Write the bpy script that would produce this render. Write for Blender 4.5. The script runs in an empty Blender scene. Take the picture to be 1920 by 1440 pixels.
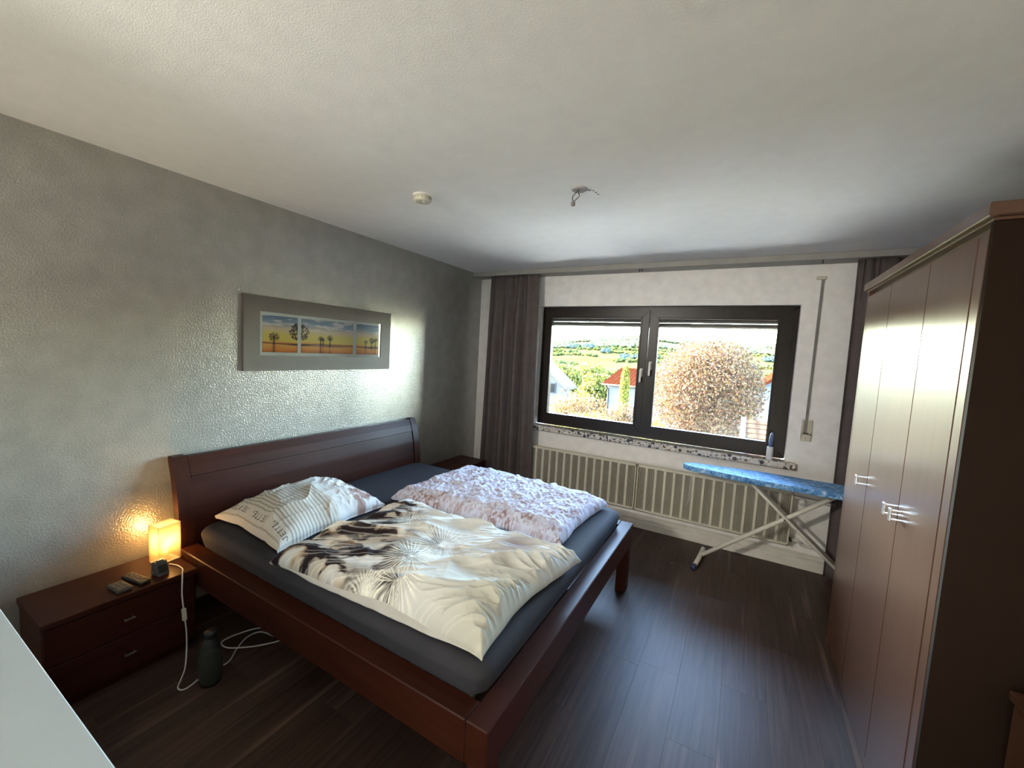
import bpy, bmesh, math, random
import numpy as np
from mathutils import Vector, Matrix

random.seed(7)
S = bpy.context.scene
COL = S.collection
PI = math.pi

# ------------------------------------------------------------------ camera, sky, sun, exposure
WY, H = 3.998, 2.485            # window wall plane, ceiling height (left wall x=0, floor z=0)
cam = bpy.data.cameras.new('camera')
cam.sensor_width = 36.0
cam.lens = 36.0 * 766.905 / 1920.0
cam.clip_start = 0.02
cam.clip_end = 6000
camo = bpy.data.objects.new('camera', cam)
COL.objects.link(camo)
yaw, pitch, roll = -0.512001439, -0.0805893684, 0.0547586789
fwd = Vector((math.sin(yaw) * math.cos(pitch), math.cos(yaw) * math.cos(pitch), math.sin(pitch)))
rgt = Vector((math.cos(yaw), -math.sin(yaw), 0))
upv = rgt.cross(fwd)
r2 = math.cos(roll) * rgt + math.sin(roll) * upv
u2 = -math.sin(roll) * rgt + math.cos(roll) * upv
m = Matrix((( r2.x, u2.x, -fwd.x), (r2.y, u2.y, -fwd.y), (r2.z, u2.z, -fwd.z))).to_4x4()
m.translation = Vector((2.72, 0.0, 1.6348))
camo.matrix_world = m
S.camera = camo

SUN_EL, SUN_AZ = math.radians(21), math.radians(-84)     # azimuth measured from +y towards +x
SKY = 14.0
SUN_E = 200.0
FILL_WASH = 60.0  # strength of the added fill off the near wall
SPOT = 270.0  # strength of the added fill spot
K = 0.053          # reflectance scale of everything outdoors
world = bpy.data.worlds.new('sky')
S.world = world
world.use_nodes = True
wn = world.node_tree
wn.nodes.clear()
sky = wn.nodes.new('ShaderNodeTexSky')
sky.sky_type = 'NISHITA'
sky.sun_disc = False
sky.sun_elevation = SUN_EL
sky.sun_rotation = SUN_AZ
sky.altitude = 300
sky.air_density = 1.0
sky.dust_density = 1.2
bg = wn.nodes.new('ShaderNodeBackground')
bg.inputs['Strength'].default_value = SKY
wo = wn.nodes.new('ShaderNodeOutputWorld')
wn.links.new(sky.outputs[0], bg.inputs[0])
wn.links.new(bg.outputs[0], wo.inputs[0])

sun = bpy.data.lights.new('sun', 'SUN')
sun.energy = SUN_E
sun.angle = math.radians(0.8)
sun.color = (1.0, 0.86, 0.66)
suno = bpy.data.objects.new('sun', sun)
COL.objects.link(suno)
sd = Vector((math.sin(SUN_AZ) * math.cos(SUN_EL), math.cos(SUN_AZ) * math.cos(SUN_EL), math.sin(SUN_EL)))
suno.rotation_euler = sd.to_track_quat('Z', 'Y').to_euler()
suno.location = (-6, 8, 6)

# sky portal in the window opening (guides sampling only, emits nothing itself)
pl = bpy.data.lights.new('window_portal', 'AREA')
pl.shape = 'RECTANGLE'
pl.size, pl.size_y = 2.3, 1.3
pl.cycles.is_portal = True
plo = bpy.data.objects.new('window_portal', pl)
COL.objects.link(plo)
plo.location = (1.92, WY + 0.30, 1.5)
plo.rotation_euler = (math.radians(-90), 0, 0)

# added fill light, unseen, bounced off the near wall behind the camera
wl = bpy.data.lights.new('added_fill_bar', 'AREA')
wl.shape = 'RECTANGLE'
wl.size, wl.size_y = 3.4, 0.10
wl.energy = FILL_WASH
wl.color = (1.0, 0.93, 0.82)
wlo = bpy.data.objects.new('added_fill_bar', wl)
COL.objects.link(wlo)
wlo.location = (1.975, -0.78, 0.115)
wlo.rotation_euler = (math.radians(-128), 0, 0)

# added fill spot, unseen behind the camera, to brighten the window wall
sl = bpy.data.lights.new('added_fill_spot', 'SPOT')
sl.energy = SPOT
sl.color = (1.0, 0.94, 0.84)
sl.spot_size = math.radians(66)
sl.spot_blend = 0.9
sl.shadow_soft_size = 0.10
slo = bpy.data.objects.new('added_fill_spot', sl)
COL.objects.link(slo)
slo.location = (1.02, -0.90, 2.30)
slo.rotation_euler = (Vector((1.02, -0.90, 2.30)) - Vector((2.35, 4.0, 1.0))).to_track_quat('Z', 'Y').to_euler()

S.view_settings.view_transform = 'Standard'
S.view_settings.look = 'None'
S.view_settings.gamma = 1.0
S.view_settings.use_curve_mapping = False
S.view_settings.exposure = 0.06
cy = S.cycles
cy.use_denoising = True
cy.max_bounces = 14
cy.diffuse_bounces = 7
cy.glossy_bounces = 5
cy.transparent_max_bounces = 16
cy.transmission_bounces = 8
cy.sample_clamp_indirect = 40.0
cy.caustics_reflective = False
cy.caustics_refractive = False

# ------------------------------------------------------------------ helpers: materials
def lin(c):
    c = [x / 255.0 for x in c[:3]]
    return tuple((x / 12.92 if x <= 0.04045 else ((x + 0.055) / 1.055) ** 2.4) for x in c)

def node_mat(name):
    mt = bpy.data.materials.new(name)
    mt.use_nodes = True
    nt = mt.node_tree
    nt.nodes.clear()
    out = nt.nodes.new('ShaderNodeOutputMaterial')
    return mt, nt, out

def N(nt, typ, **kw):
    n = nt.nodes.new(typ)
    for k, v in kw.items():
        setattr(n, k, v)
    return n

def setin(n, **kw):
    for k, v in kw.items():
        n.inputs[k.replace('_', ' ')].default_value = v

def coords(nt, scale=(1, 1, 1), space='Object', rot=(0, 0, 0), rand=False):
    tc = N(nt, 'ShaderNodeTexCoord')
    mp = N(nt, 'ShaderNodeMapping')
    mp.inputs['Scale'].default_value = scale
    mp.inputs['Rotation'].default_value = rot
    nt.links.new(tc.outputs[space], mp.inputs['Vector'])
    if rand:
        oi = N(nt, 'ShaderNodeObjectInfo')
        mm = N(nt, 'ShaderNodeVectorMath', operation='SCALE')
        cb = N(nt, 'ShaderNodeCombineXYZ')
        for i in range(3):
            nt.links.new(oi.outputs['Random'], cb.inputs[i])
        nt.links.new(cb.outputs[0], mm.inputs[0])
        mm.inputs['Scale'].default_value = 37.0
        nt.links.new(mm.outputs[0], mp.inputs['Location'])
    return mp.outputs[0]

def ramp(nt, fac, stops):
    r = N(nt, 'ShaderNodeValToRGB')
    el = r.color_ramp.elements
    while len(el) > 1:
        el.remove(el[-1])
    el[0].position, el[0].color = stops[0][0], (*stops[0][1], 1)
    for p, c in stops[1:]:
        e = el.new(p)
        e.color = (*c, 1)
    nt.links.new(fac, r.inputs[0])
    return r.outputs[0]

def plain(name, col, rough=0.5, spec=0.5, metal=0.0, var=0.06, scale=12.0, bump=0.0, bscale=80.0, coat=0.0):
    mt, nt, out = node_mat(name)
    b = N(nt, 'ShaderNodeBsdfPrincipled')
    v = coords(nt)
    nz = N(nt, 'ShaderNodeTexNoise')
    setin(nz, Scale=scale, Detail=4.0)
    nt.links.new(v, nz.inputs['Vector'])
    lo = tuple(max(0, c * (1 - var)) for c in col)
    hi = tuple(min(1, c * (1 + var)) for c in col)
    nt.links.new(ramp(nt, nz.outputs['Fac'], [(0.3, lo), (0.7, hi)]), b.inputs['Base Color'])
    b.inputs['Roughness'].default_value = rough
    b.inputs['Metallic'].default_value = metal
    b.inputs['Specular IOR Level'].default_value = spec
    b.inputs['Coat Weight'].default_value = coat
    b.inputs['Coat Roughness'].default_value = 0.08
    if bump:
        nb = N(nt, 'ShaderNodeTexNoise')
        setin(nb, Scale=bscale, Detail=5.0)
        nt.links.new(v, nb.inputs['Vector'])
        bp = N(nt, 'ShaderNodeBump')
        bp.inputs['Strength'].default_value = bump
        bp.inputs['Distance'].default_value = 0.003
        nt.links.new(nb.outputs['Fac'], bp.inputs['Height'])
        nt.links.new(bp.outputs[0], b.inputs['Normal'])
    nt.links.new(b.outputs[0], out.inputs[0])
    return mt

def wood(name, c1, c2, scale=(4, 60, 60), rough=0.3, spec=0.5, bump=0.08, rand=False, tint=0.0, coat=0.0, streak=None):
    mt, nt, out = node_mat(name)
    b = N(nt, 'ShaderNodeBsdfPrincipled')
    v = coords(nt, scale, rand=rand)
    nz = N(nt, 'ShaderNodeTexNoise')
    setin(nz, Scale=1.0, Detail=6.0, Roughness=0.6, Distortion=0.4)
    nt.links.new(v, nz.inputs['Vector'])
    col = ramp(nt, nz.outputs['Fac'], [(0.28, c1), (0.72, c2)])
    if streak:
        v2 = coords(nt, tuple(s * 0.35 for s in scale), rand=rand)
        n2 = N(nt, 'ShaderNodeTexNoise')
        setin(n2, Scale=1.0, Detail=3.0)
        nt.links.new(v2, n2.inputs['Vector'])
        f = ramp(nt, n2.outputs['Fac'], [(0.62, (0, 0, 0)), (0.74, (1, 1, 1))])
        mx = N(nt, 'ShaderNodeMix', data_type='RGBA')
        nt.links.new(f, mx.inputs[0])
        nt.links.new(col, mx.inputs[6])
        mx.inputs[7].default_value = (*streak, 1)
        col = mx.outputs[2]
    if tint:
        oi = N(nt, 'ShaderNodeObjectInfo')
        mr = N(nt, 'ShaderNodeMapRange')
        mr.inputs[3].default_value = 1 - tint
        mr.inputs[4].default_value = 1 + tint
        nt.links.new(oi.outputs['Random'], mr.inputs[0])
        vm = N(nt, 'ShaderNodeVectorMath', operation='SCALE')
        nt.links.new(col, vm.inputs[0])
        nt.links.new(mr.outputs[0], vm.inputs['Scale'])
        col = vm.outputs[0]
    nt.links.new(col, b.inputs['Base Color'])
    b.inputs['Roughness'].default_value = rough
    b.inputs['Specular IOR Level'].default_value = spec
    b.inputs['Coat Weight'].default_value = coat
    b.inputs['Coat Roughness'].default_value = 0.2
    b.inputs['Coat IOR'].default_value = 1.7
    bp = N(nt, 'ShaderNodeBump')
    bp.inputs['Strength'].default_value = bump
    bp.inputs['Distance'].default_value = 0.001
    nt.links.new(nz.outputs['Fac'], bp.inputs['Height'])
    nt.links.new(bp.outputs[0], b.inputs['Normal'])
    nt.links.new(b.outputs[0], out.inputs[0])
    return mt

def attr_mat(name, rough=0.85, spec=0.2, bump=0.15, bscale=(300, 300, 300), translucent=0.0, sheen=0.0, scale=1.0):
    mt, nt, out = node_mat(name)
    at = N(nt, 'ShaderNodeAttribute', attribute_name='Col')
    b = N(nt, 'ShaderNodeBsdfPrincipled')
    col = at.outputs['Color']
    if scale != 1.0:
        vm = N(nt, 'ShaderNodeVectorMath', operation='SCALE')
        vm.inputs['Scale'].default_value = scale
        nt.links.new(col, vm.inputs[0])
        col = vm.outputs[0]
    nt.links.new(col, b.inputs['Base Color'])
    b.inputs['Roughness'].default_value = rough
    b.inputs['Specular IOR Level'].default_value = spec
    b.inputs['Sheen Weight'].default_value = sheen
    if bump:
        v = coords(nt, bscale)
        nz = N(nt, 'ShaderNodeTexNoise')
        setin(nz, Scale=1.0, Detail=2.0)
        nt.links.new(v, nz.inputs['Vector'])
        bp = N(nt, 'ShaderNodeBump')
        bp.inputs['Strength'].default_value = bump
        bp.inputs['Distance'].default_value = 0.002
        nt.links.new(nz.outputs['Fac'], bp.inputs['Height'])
        nt.links.new(bp.outputs[0], b.inputs['Normal'])
    if translucent:
        tr = N(nt, 'ShaderNodeBsdfTranslucent')
        nt.links.new(col, tr.inputs[0])
        ms = N(nt, 'ShaderNodeMixShader')
        ms.inputs[0].default_value = translucent
        nt.links.new(b.outputs[0], ms.inputs[1])
        nt.links.new(tr.outputs[0], ms.inputs[2])
        nt.links.new(ms.outputs[0], out.inputs[0])
    else:
        nt.links.new(b.outputs[0], out.inputs[0])
    return mt

def pane_glass(name, tint=(0.96, 0.98, 0.97)):
    mt, nt, out = node_mat(name)
    tr = N(nt, 'ShaderNodeBsdfTransparent')
    tr.inputs[0].default_value = (*tint, 1)
    gl = N(nt, 'ShaderNodeBsdfGlossy')
    gl.inputs['Roughness'].default_value = 0.01
    fr = N(nt, 'ShaderNodeFresnel')
    fr.inputs['IOR'].default_value = 1.35
    ms = N(nt, 'ShaderNodeMixShader')
    nt.links.new(fr.outputs[0], ms.inputs[0])
    nt.links.new(tr.outputs[0], ms.inputs[1])
    nt.links.new(gl.outputs[0], ms.inputs[2])
    nt.links.new(ms.outputs[0], out.inputs[0])
    return mt

# ------------------------------------------------------------------ helpers: meshes and objects
ORG = {}
def link(o, parent=None):
    COL.objects.link(o)
    if parent is not None:
        o.parent = parent
    return o

def mesh_obj(name, verts, faces, mat, parent=None, smooth=False, org=None, colors=None):
    """verts in world coordinates; the mesh is stored relative to its parent's origin (or org)."""
    base = ORG.get(parent.name, Vector((0, 0, 0))) if parent is not None else Vector(org or (0, 0, 0))
    v = np.array(verts, dtype=np.float64).reshape(-1, 3) - np.array(base)
    me = bpy.data.meshes.new(name)
    me.from_pydata(v.tolist(), [], faces)
    me.update()
    if smooth:
        me.polygons.foreach_set('use_smooth', [True] * len(me.polygons))
    if colors is not None:
        ca = me.color_attributes.new('Col', 'FLOAT_COLOR', 'POINT')
        c4 = np.ones((len(v), 4), np.float32)
        c4[:, :3] = colors
        ca.data.foreach_set('color', c4.ravel())
    if mat is not None:
        me.materials.append(mat)
    o = bpy.data.objects.new(name, me)
    link(o, parent)
    if parent is None:
        o.location = base
    ORG[o.name] = Vector(base)
    return o

def bm_obj(name, bm, mat, parent=None, smooth=False, org=None, auto=None):
    base = ORG.get(parent.name, Vector((0, 0, 0))) if parent is not None else Vector(org or (0, 0, 0))
    bmesh.ops.recalc_face_normals(bm, faces=bm.faces)
    bmesh.ops.translate(bm, vec=-Vector(base), verts=bm.verts)
    me = bpy.data.meshes.new(name)
    bm.to_mesh(me)
    bm.free()
    if smooth:
        me.polygons.foreach_set('use_smooth', [True] * len(me.polygons))
    if mat is not None:
        me.materials.append(mat)
    o = bpy.data.objects.new(name, me)
    link(o, parent)
    if parent is None:
        o.location = base
    ORG[o.name] = Vector(base)
    return o

def thing(name, label, cat, loc=(0, 0, 0), group=None):
    o = bpy.data.objects.new(name, None)
    o.empty_display_size = 0.1
    o.location = loc
    link(o)
    ORG[o.name] = Vector(loc)
    return tag(o, label, cat, group)

def tag(o, label, cat, group=None):
    o['label'] = label
    o['category'] = cat
    if group:
        o['group'] = group
    return o

def struct(o):
    o['kind'] = 'structure'
    return o

def add_box(bm, lo, hi, bevel=0.0, seg=1, M=None):
    lo, hi = [min(a, b) for a, b in zip(lo, hi)], [max(a, b) for a, b in zip(lo, hi)]
    vs = [bm.verts.new((x, y, z)) for x in (lo[0], hi[0]) for y in (lo[1], hi[1]) for z in (lo[2], hi[2])]
    f = [(0, 1, 3, 2), (4, 6, 7, 5), (0, 4, 5, 1), (2, 3, 7, 6), (0, 2, 6, 4), (1, 5, 7, 3)]
    fs = [bm.faces.new([vs[i] for i in q]) for q in f]
    if bevel:
        es = list({e for g in fs for e in g.edges})
        r = bmesh.ops.bevel(bm, geom=es, offset=bevel, segments=seg, affect='EDGES', profile=0.5)
        vs = list({v for g in r['faces'] for v in g.verts} | {v for v in vs if v.is_valid})
    if M is not None:
        bmesh.ops.transform(bm, matrix=M, verts=[v for v in vs if v.is_valid])
    return vs

def box(name, lo, hi, mat, parent=None, bevel=0.003, seg=1, org=None, M=None, smooth=False):
    bm = bmesh.new()
    add_box(bm, lo, hi, bevel, seg, M)
    return bm_obj(name, bm, mat, parent, smooth, org)

def boxes(name, lst, mat, parent=None, bevel=0.003, org=None):
    bm = bmesh.new()
    for lo, hi in lst:
        add_box(bm, lo, hi, bevel)
    return bm_obj(name, bm, mat, parent, False, org)

def add_tube(bm, pts, r, n=10, cap=True, rfun=None):
    pts = [Vector(p) for p in pts]
    rings = []
    up = Vector((0, 0, 1))
    prev = None
    for i, p in enumerate(pts):
        t = (pts[min(i + 1, len(pts) - 1)] - pts[max(i - 1, 0)]).normalized()
        a = t.cross(up if abs(t.z) < 0.95 else Vector((1, 0, 0))).normalized() if prev is None else (prev - t * prev.dot(t)).normalized()
        prev = a
        b = t.cross(a).normalized()
        rr = rfun(i) if rfun else r
        rings.append([bm.verts.new(p + (a * math.cos(2 * PI * k / n) + b * math.sin(2 * PI * k / n)) * rr) for k in range(n)])
    for r0, r1 in zip(rings[:-1], rings[1:]):
        for k in range(n):
            bm.faces.new((r0[k], r0[(k + 1) % n], r1[(k + 1) % n], r1[k]))
    if cap:
        bm.faces.new(rings[0][::-1])
        bm.faces.new(rings[-1])

def tube(name, pts, r, mat, parent=None, n=10, org=None, rfun=None):
    bm = bmesh.new()
    add_tube(bm, pts, r, n, True, rfun)
    return bm_obj(name, bm, mat, parent, True, org)

def smooth_path(pts, k=6):
    pts = [Vector(p) for p in pts]
    out = []
    for i in range(len(pts) - 1):
        p0, p1, p2, p3 = pts[max(i - 1, 0)], pts[i], pts[i + 1], pts[min(i + 2, len(pts) - 1)]
        for j in range(k):
            t = j / k
            out.append(0.5 * ((2 * p1) + (-p0 + p2) * t + (2 * p0 - 5 * p1 + 4 * p2 - p3) * t * t + (-p0 + 3 * p1 - 3 * p2 + p3) * t ** 3))
    out.append(pts[-1])
    return out

def lathe(name, prof, center, mat, parent=None, n=32, org=None, axis='z'):
    bm = bmesh.new()
    rings = []
    for r, z in prof:
        if axis == 'z':
            rings.append([bm.verts.new((center[0] + r * math.cos(2 * PI * k / n), center[1] + r * math.sin(2 * PI * k / n), center[2] + z)) for k in range(n)])
        else:   # y axis
            rings.append([bm.verts.new((center[0] + r * math.cos(2 * PI * k / n), center[1] + z, center[2] + r * math.sin(2 * PI * k / n))) for k in range(n)])
    for r0, r1 in zip(rings[:-1], rings[1:]):
        for k in range(n):
            bm.faces.new((r0[k], r0[(k + 1) % n], r1[(k + 1) % n], r1[k]))
    if prof[0][0] > 1e-6:
        bm.faces.new(rings[0][::-1])
    if prof[-1][0] > 1e-6:
        bm.faces.new(rings[-1])
    bmesh.ops.remove_doubles(bm, verts=bm.verts, dist=1e-6)
    return bm_obj(name, bm, mat, parent, True, org)

def prism(name, poly, axis, a, b, mat, parent=None, bevel=0.0, org=None, smooth=False):
    """extrude a polygon given in the two other axes along axis from a to b."""
    bm = bmesh.new()
    def P(p, t):
        q = [p[0], p[1]]
        q.insert(axis, t)
        return q
    v0 = [bm.verts.new(P(p, a)) for p in poly]
    v1 = [bm.verts.new(P(p, b)) for p in poly]
    n = len(poly)
    bm.faces.new(v0)
    bm.faces.new(v1[::-1])
    for i in range(n):
        bm.faces.new((v0[i], v1[i], v1[(i + 1) % n], v0[(i + 1) % n]))
    if bevel:
        bmesh.ops.bevel(bm, geom=list(bm.edges), offset=bevel, segments=1, affect='EDGES')
    return bm_obj(name, bm, mat, parent, smooth, org)

# numpy value noise
_T = np.random.RandomState(3).rand(8, 256, 256)
def vn(x, y, s=0):
    x = np.asarray(x, float); y = np.asarray(y, float)
    xi, yi = np.floor(x).astype(int), np.floor(y).astype(int)
    fx, fy = x - xi, y - yi
    fx = fx * fx * (3 - 2 * fx); fy = fy * fy * (3 - 2 * fy)
    t = _T[s % 8]
    a, b = t[xi % 256, yi % 256], t[(xi + 1) % 256, yi % 256]
    c, d = t[xi % 256, (yi + 1) % 256], t[(xi + 1) % 256, (yi + 1) % 256]
    return (a * (1 - fx) + b * fx) * (1 - fy) + (c * (1 - fx) + d * fx) * fy

def fbm(x, y, s=0, o=4):
    r, amp, tot = 0, 1.0, 0
    for i in range(o):
        r = r + amp * vn(x * 2 ** i + 13.7 * i, y * 2 ** i + 7.1 * i, s + i)
        tot += amp
        amp *= 0.5
    return r / tot

def ridge(x, y, s=0):
    return 1 - np.abs(2 * vn(x, y, s) - 1)

def sst(a, b, x):
    t = np.clip((x - a) / (b - a), 0, 1)
    return t * t * (3 - 2 * t)

def mixc(c, col, f):
    return c * (1 - f[..., None]) + np.array(col) * f[..., None]

# ------------------------------------------------------------------ materials
M = {}
# grey embossed vinyl wallpaper, slightly glossy
def wallpaper():
    mt, nt, out = node_mat('grey_wallpaper')
    b = N(nt, 'ShaderNodeBsdfPrincipled')
    v = coords(nt)
    n1 = N(nt, 'ShaderNodeTexNoise'); setin(n1, Scale=120.0, Detail=2.0, Roughness=0.5)
    n2 = N(nt, 'ShaderNodeTexNoise'); setin(n2, Scale=9.0, Detail=5.0)
    for n in (n1, n2):
        nt.links.new(v, n.inputs['Vector'])
    c1 = ramp(nt, n2.outputs['Fac'], [(0.3, (0.235, 0.226, 0.200)), (0.7, (0.285, 0.275, 0.245))])
    nt.links.new(c1, b.inputs['Base Color'])
    b.inputs['Roughness'].default_value = 0.55
    bp = N(nt, 'ShaderNodeBump')
    bp.inputs['Strength'].default_value = 0.9
    bp.inputs['Distance'].default_value = 0.0022
    nt.links.new(n1.outputs['Fac'], bp.inputs['Height'])
    nt.links.new(bp.outputs[0], b.inputs['Normal'])
    # pearly flakes of the embossing
    gl = N(nt, 'ShaderNodeBsdfGlossy')
    gl.inputs['Color'].default_value = (0.92, 0.92, 0.90, 1)
    gl.inputs['Roughness'].default_value = 0.22
    nt.links.new(bp.outputs[0], gl.inputs['Normal'])
    f = ramp(nt, n1.outputs['Fac'], [(0.40, (0.17, 0.17, 0.17)), (0.62, (0.26, 0.26, 0.26))])
    ms = N(nt, 'ShaderNodeMixShader')
    nt.links.new(f, ms.inputs[0]); nt.links.new(b.outputs[0], ms.inputs[1]); nt.links.new(gl.outputs[0], ms.inputs[2])
    nt.links.new(ms.outputs[0], out.inputs[0])
    return mt
M['wallpaper'] = wallpaper()
M['white_wall'] = plain('white_woodchip_paint', (0.84, 0.82, 0.78), 0.8, 0.3, bump=0.25, bscale=160)
M['ceiling'] = plain('ceiling_paint', (0.82, 0.81, 0.775), 0.85, 0.2, var=0.02, bump=0.25, bscale=220)
M['trim_white'] = plain('white_trim_paint', (0.70, 0.67, 0.60), 0.45, 0.4)
M['valance'] = plain('grey_valance', (0.33, 0.32, 0.29), 0.6, 0.3)
M['plank'] = wood('dark_laminate', (0.042, 0.024, 0.017), (0.088, 0.053, 0.040), (55, 2.2, 55), 0.42, 0.20, 0.10, rand=True, tint=0.18, streak=(0.17, 0.105, 0.075))
M['subfloor'] = plain('floor_joint_dark', (0.012, 0.009, 0.007), 0.8)
M['cherry'] = wood('cherry_wood', (0.030, 0.0078, 0.0040), (0.050, 0.0135, 0.0070), (30, 3.0, 40), 0.40, 0.14, 0.04)
M['cherry_x'] = wood('cherry_wood_lengthwise', (0.030, 0.0078, 0.0040), (0.050, 0.0135, 0.0070), (3.0, 40, 40), 0.40, 0.14, 0.04)
M['cherry_z'] = wood('cherry_wood_upright', (0.030, 0.0080, 0.0042), (0.048, 0.0135, 0.0072), (40, 40, 3.0), 0.40, 0.14, 0.04)
M['wardrobe'] = wood('wardrobe_veneer', (0.086, 0.037, 0.020), (0.112, 0.050, 0.028), (40, 30, 2.2), 0.32, 0.5, 0.02, coat=0.12)
M['wardrobe_shaded_side'] = plain('wardrobe_veneer_shaded', (0.022, 0.012, 0.0075), 0.7, 0.1, var=0.05)  # shade of the near side put into a darker copy of the veneer
M['wardrobe_dark'] = plain('wardrobe_gap', (0.02, 0.011, 0.008), 0.7)
M['chrome'] = plain('brushed_chrome', (0.75, 0.75, 0.74), 0.25, metal=1.0, var=0.03)
M['dull_metal'] = plain('dull_brass_metal', (0.22, 0.20, 0.15), 0.45, metal=1.0)
M['frame_wood'] = wood('dark_window_wood', (0.014, 0.010, 0.008), (0.026, 0.018, 0.014), (40, 40, 4), 0.34, 0.28, 0.05)
M['pane'] = pane_glass('window_glass')
M['handle_white'] = plain('handle_white', (0.72, 0.72, 0.68), 0.35)
M['curtain'] = plain('mauve_grey_fabric', (0.116, 0.096, 0.092), 0.9, 0.1, var=0.10, bump=0.3, bscale=400)
M['radiator'] = plain('radiator_enamel', (0.66, 0.62, 0.50), 0.5, 0.4)
M['radiator_dark'] = plain('radiator_recess', (0.42, 0.39, 0.31), 0.6, 0.3)
M['white_plastic'] = plain('white_plastic', (0.70, 0.68, 0.62), 0.4)
M['cream_plastic'] = plain('cream_plastic', (0.55, 0.51, 0.40), 0.45)
M['belt'] = plain('grey_belt_webbing', (0.22, 0.21, 0.19), 0.85, 0.1, bump=0.3, bscale=500)
M['black'] = plain('black_plastic', (0.010, 0.010, 0.010), 0.4)
M['dark_gray'] = plain('dark_rubber', (0.03, 0.03, 0.03), 0.6)
M['sheet'] = plain('dark_grey_jersey_sheet', (0.038, 0.037, 0.043), 0.85, 0.2, var=0.06, bump=0.15, bscale=300)
M['desk'] = plain('white_laminate', (0.56, 0.59, 0.58), 0.45, 0.3, var=0.015)
M['wire_white'] = plain('white_cable', (0.62, 0.60, 0.56), 0.4)
M['wire_dark'] = plain('dark_wire', (0.03, 0.025, 0.022), 0.5)
M['board_tube'] = plain('cream_enamel_tube', (0.74, 0.71, 0.62), 0.35, 0.5)
M['navy'] = plain('navy_plastic', (0.02, 0.03, 0.09), 0.35)

def terrazzo():
    mt, nt, out = node_mat('terrazzo')
    b = N(nt, 'ShaderNodeBsdfPrincipled')
    v = coords(nt)
    base = None
    col = None
    nz = N(nt, 'ShaderNodeTexNoise'); setin(nz, Scale=90.0, Detail=3.0)
    nt.links.new(v, nz.inputs['Vector'])
    col = ramp(nt, nz.outputs['Fac'], [(0.35, (0.50, 0.47, 0.41)), (0.65, (0.66, 0.63, 0.56))])
    for sc, thr, c in ((30.0, 0.76, (0.03, 0.028, 0.03)), (44.0, 0.84, (0.13, 0.075, 0.05)), (85.0, 0.85, (0.06, 0.06, 0.065)), (55.0, 0.86, (0.75, 0.74, 0.70))):
        vo = N(nt, 'ShaderNodeTexVoronoi'); setin(vo, Scale=sc)
        nt.links.new(v, vo.inputs['Vector'])
        sp = N(nt, 'ShaderNodeSeparateColor')
        nt.links.new(vo.outputs['Color'], sp.inputs[0])
        gt = N(nt, 'ShaderNodeMath', operation='GREATER_THAN'); gt.inputs[1].default_value = thr
        nt.links.new(sp.outputs[0], gt.inputs[0])
        lt = N(nt, 'ShaderNodeMath', operation='LESS_THAN'); lt.inputs[1].default_value = 0.52
        nt.links.new(vo.outputs['Distance'], lt.inputs[0])
        mu = N(nt, 'ShaderNodeMath', operation='MULTIPLY')
        nt.links.new(gt.outputs[0], mu.inputs[0]); nt.links.new(lt.outputs[0], mu.inputs[1])
        mx = N(nt, 'ShaderNodeMix', data_type='RGBA')
        nt.links.new(mu.outputs[0], mx.inputs[0]); nt.links.new(col, mx.inputs[6])
        mx.inputs[7].default_value = (*c, 1)
        col = mx.outputs[2]
    nt.links.new(col, b.inputs['Base Color'])
    b.inputs['Roughness'].default_value = 0.28
    nt.links.new(b.outputs[0], out.inputs[0])
    return mt
M['terrazzo'] = terrazzo()

def board_cover():
    mt, nt, out = node_mat('blue_printed_cover')
    b = N(nt, 'ShaderNodeBsdfPrincipled')
    v = coords(nt, (26, 60, 26))
    n1 = N(nt, 'ShaderNodeTexNoise'); setin(n1, Scale=1.0, Detail=6.0, Roughness=0.7, Distortion=1.2)
    nt.links.new(v, n1.inputs['Vector'])
    c = ramp(nt, n1.outputs['Fac'], [(0.30, (0.02, 0.07, 0.20)), (0.42, (0.06, 0.21, 0.50)), (0.53, (0.17, 0.42, 0.76)), (0.66, (0.66, 0.80, 0.92))])
    nt.links.new(c, b.inputs['Base Color'])
    b.inputs['Roughness'].default_value = 0.75
    nt.links.new(b.outputs[0], out.inputs[0])
    return mt
M['cover'] = board_cover()

def frosted():
    mt, nt, out = node_mat('frosted_lamp_glass')
    tl = N(nt, 'ShaderNodeBsdfTranslucent'); tl.inputs[0].default_value = (0.24, 0.18, 0.085, 1)
    tr = N(nt, 'ShaderNodeBsdfTransparent'); tr.inputs[0].default_value = (0.95, 0.9, 0.8, 1)
    pr = N(nt, 'ShaderNodeBsdfPrincipled')
    pr.inputs['Base Color'].default_value = (0.34, 0.30, 0.20, 1)
    pr.inputs['Roughness'].default_value = 0.4
    v = coords(nt)
    nz = N(nt, 'ShaderNodeTexNoise'); setin(nz, Scale=40.0)
    nt.links.new(v, nz.inputs['Vector'])
    f = ramp(nt, nz.outputs['Fac'], [(0.3, (0.34, 0.34, 0.34)), (0.7, (0.42, 0.42, 0.42))])
    m1 = N(nt, 'ShaderNodeMixShader'); m1.inputs[0].default_value = 0.55
    nt.links.new(pr.outputs[0], m1.inputs[1]); nt.links.new(tl.outputs[0], m1.inputs[2])
    m2 = N(nt, 'ShaderNodeMixShader')
    nt.links.new(f, m2.inputs[0]); nt.links.new(m1.outputs[0], m2.inputs[1]); nt.links.new(tr.outputs[0], m2.inputs[2])
    nt.links.new(m2.outputs[0], out.inputs[0])
    return mt
M['frosted'] = frosted()

def emit(name, col, st):
    mt, nt, out = node_mat(name)
    e = N(nt, 'ShaderNodeEmission')
    e.inputs[0].default_value = (*col, 1)
    e.inputs[1].default_value = st
    nt.links.new(e.outputs[0], out.inputs[0])
    return mt
M['bulb'] = emit('warm_bulb', (1.0, 0.62, 0.22), 14.0)

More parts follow.
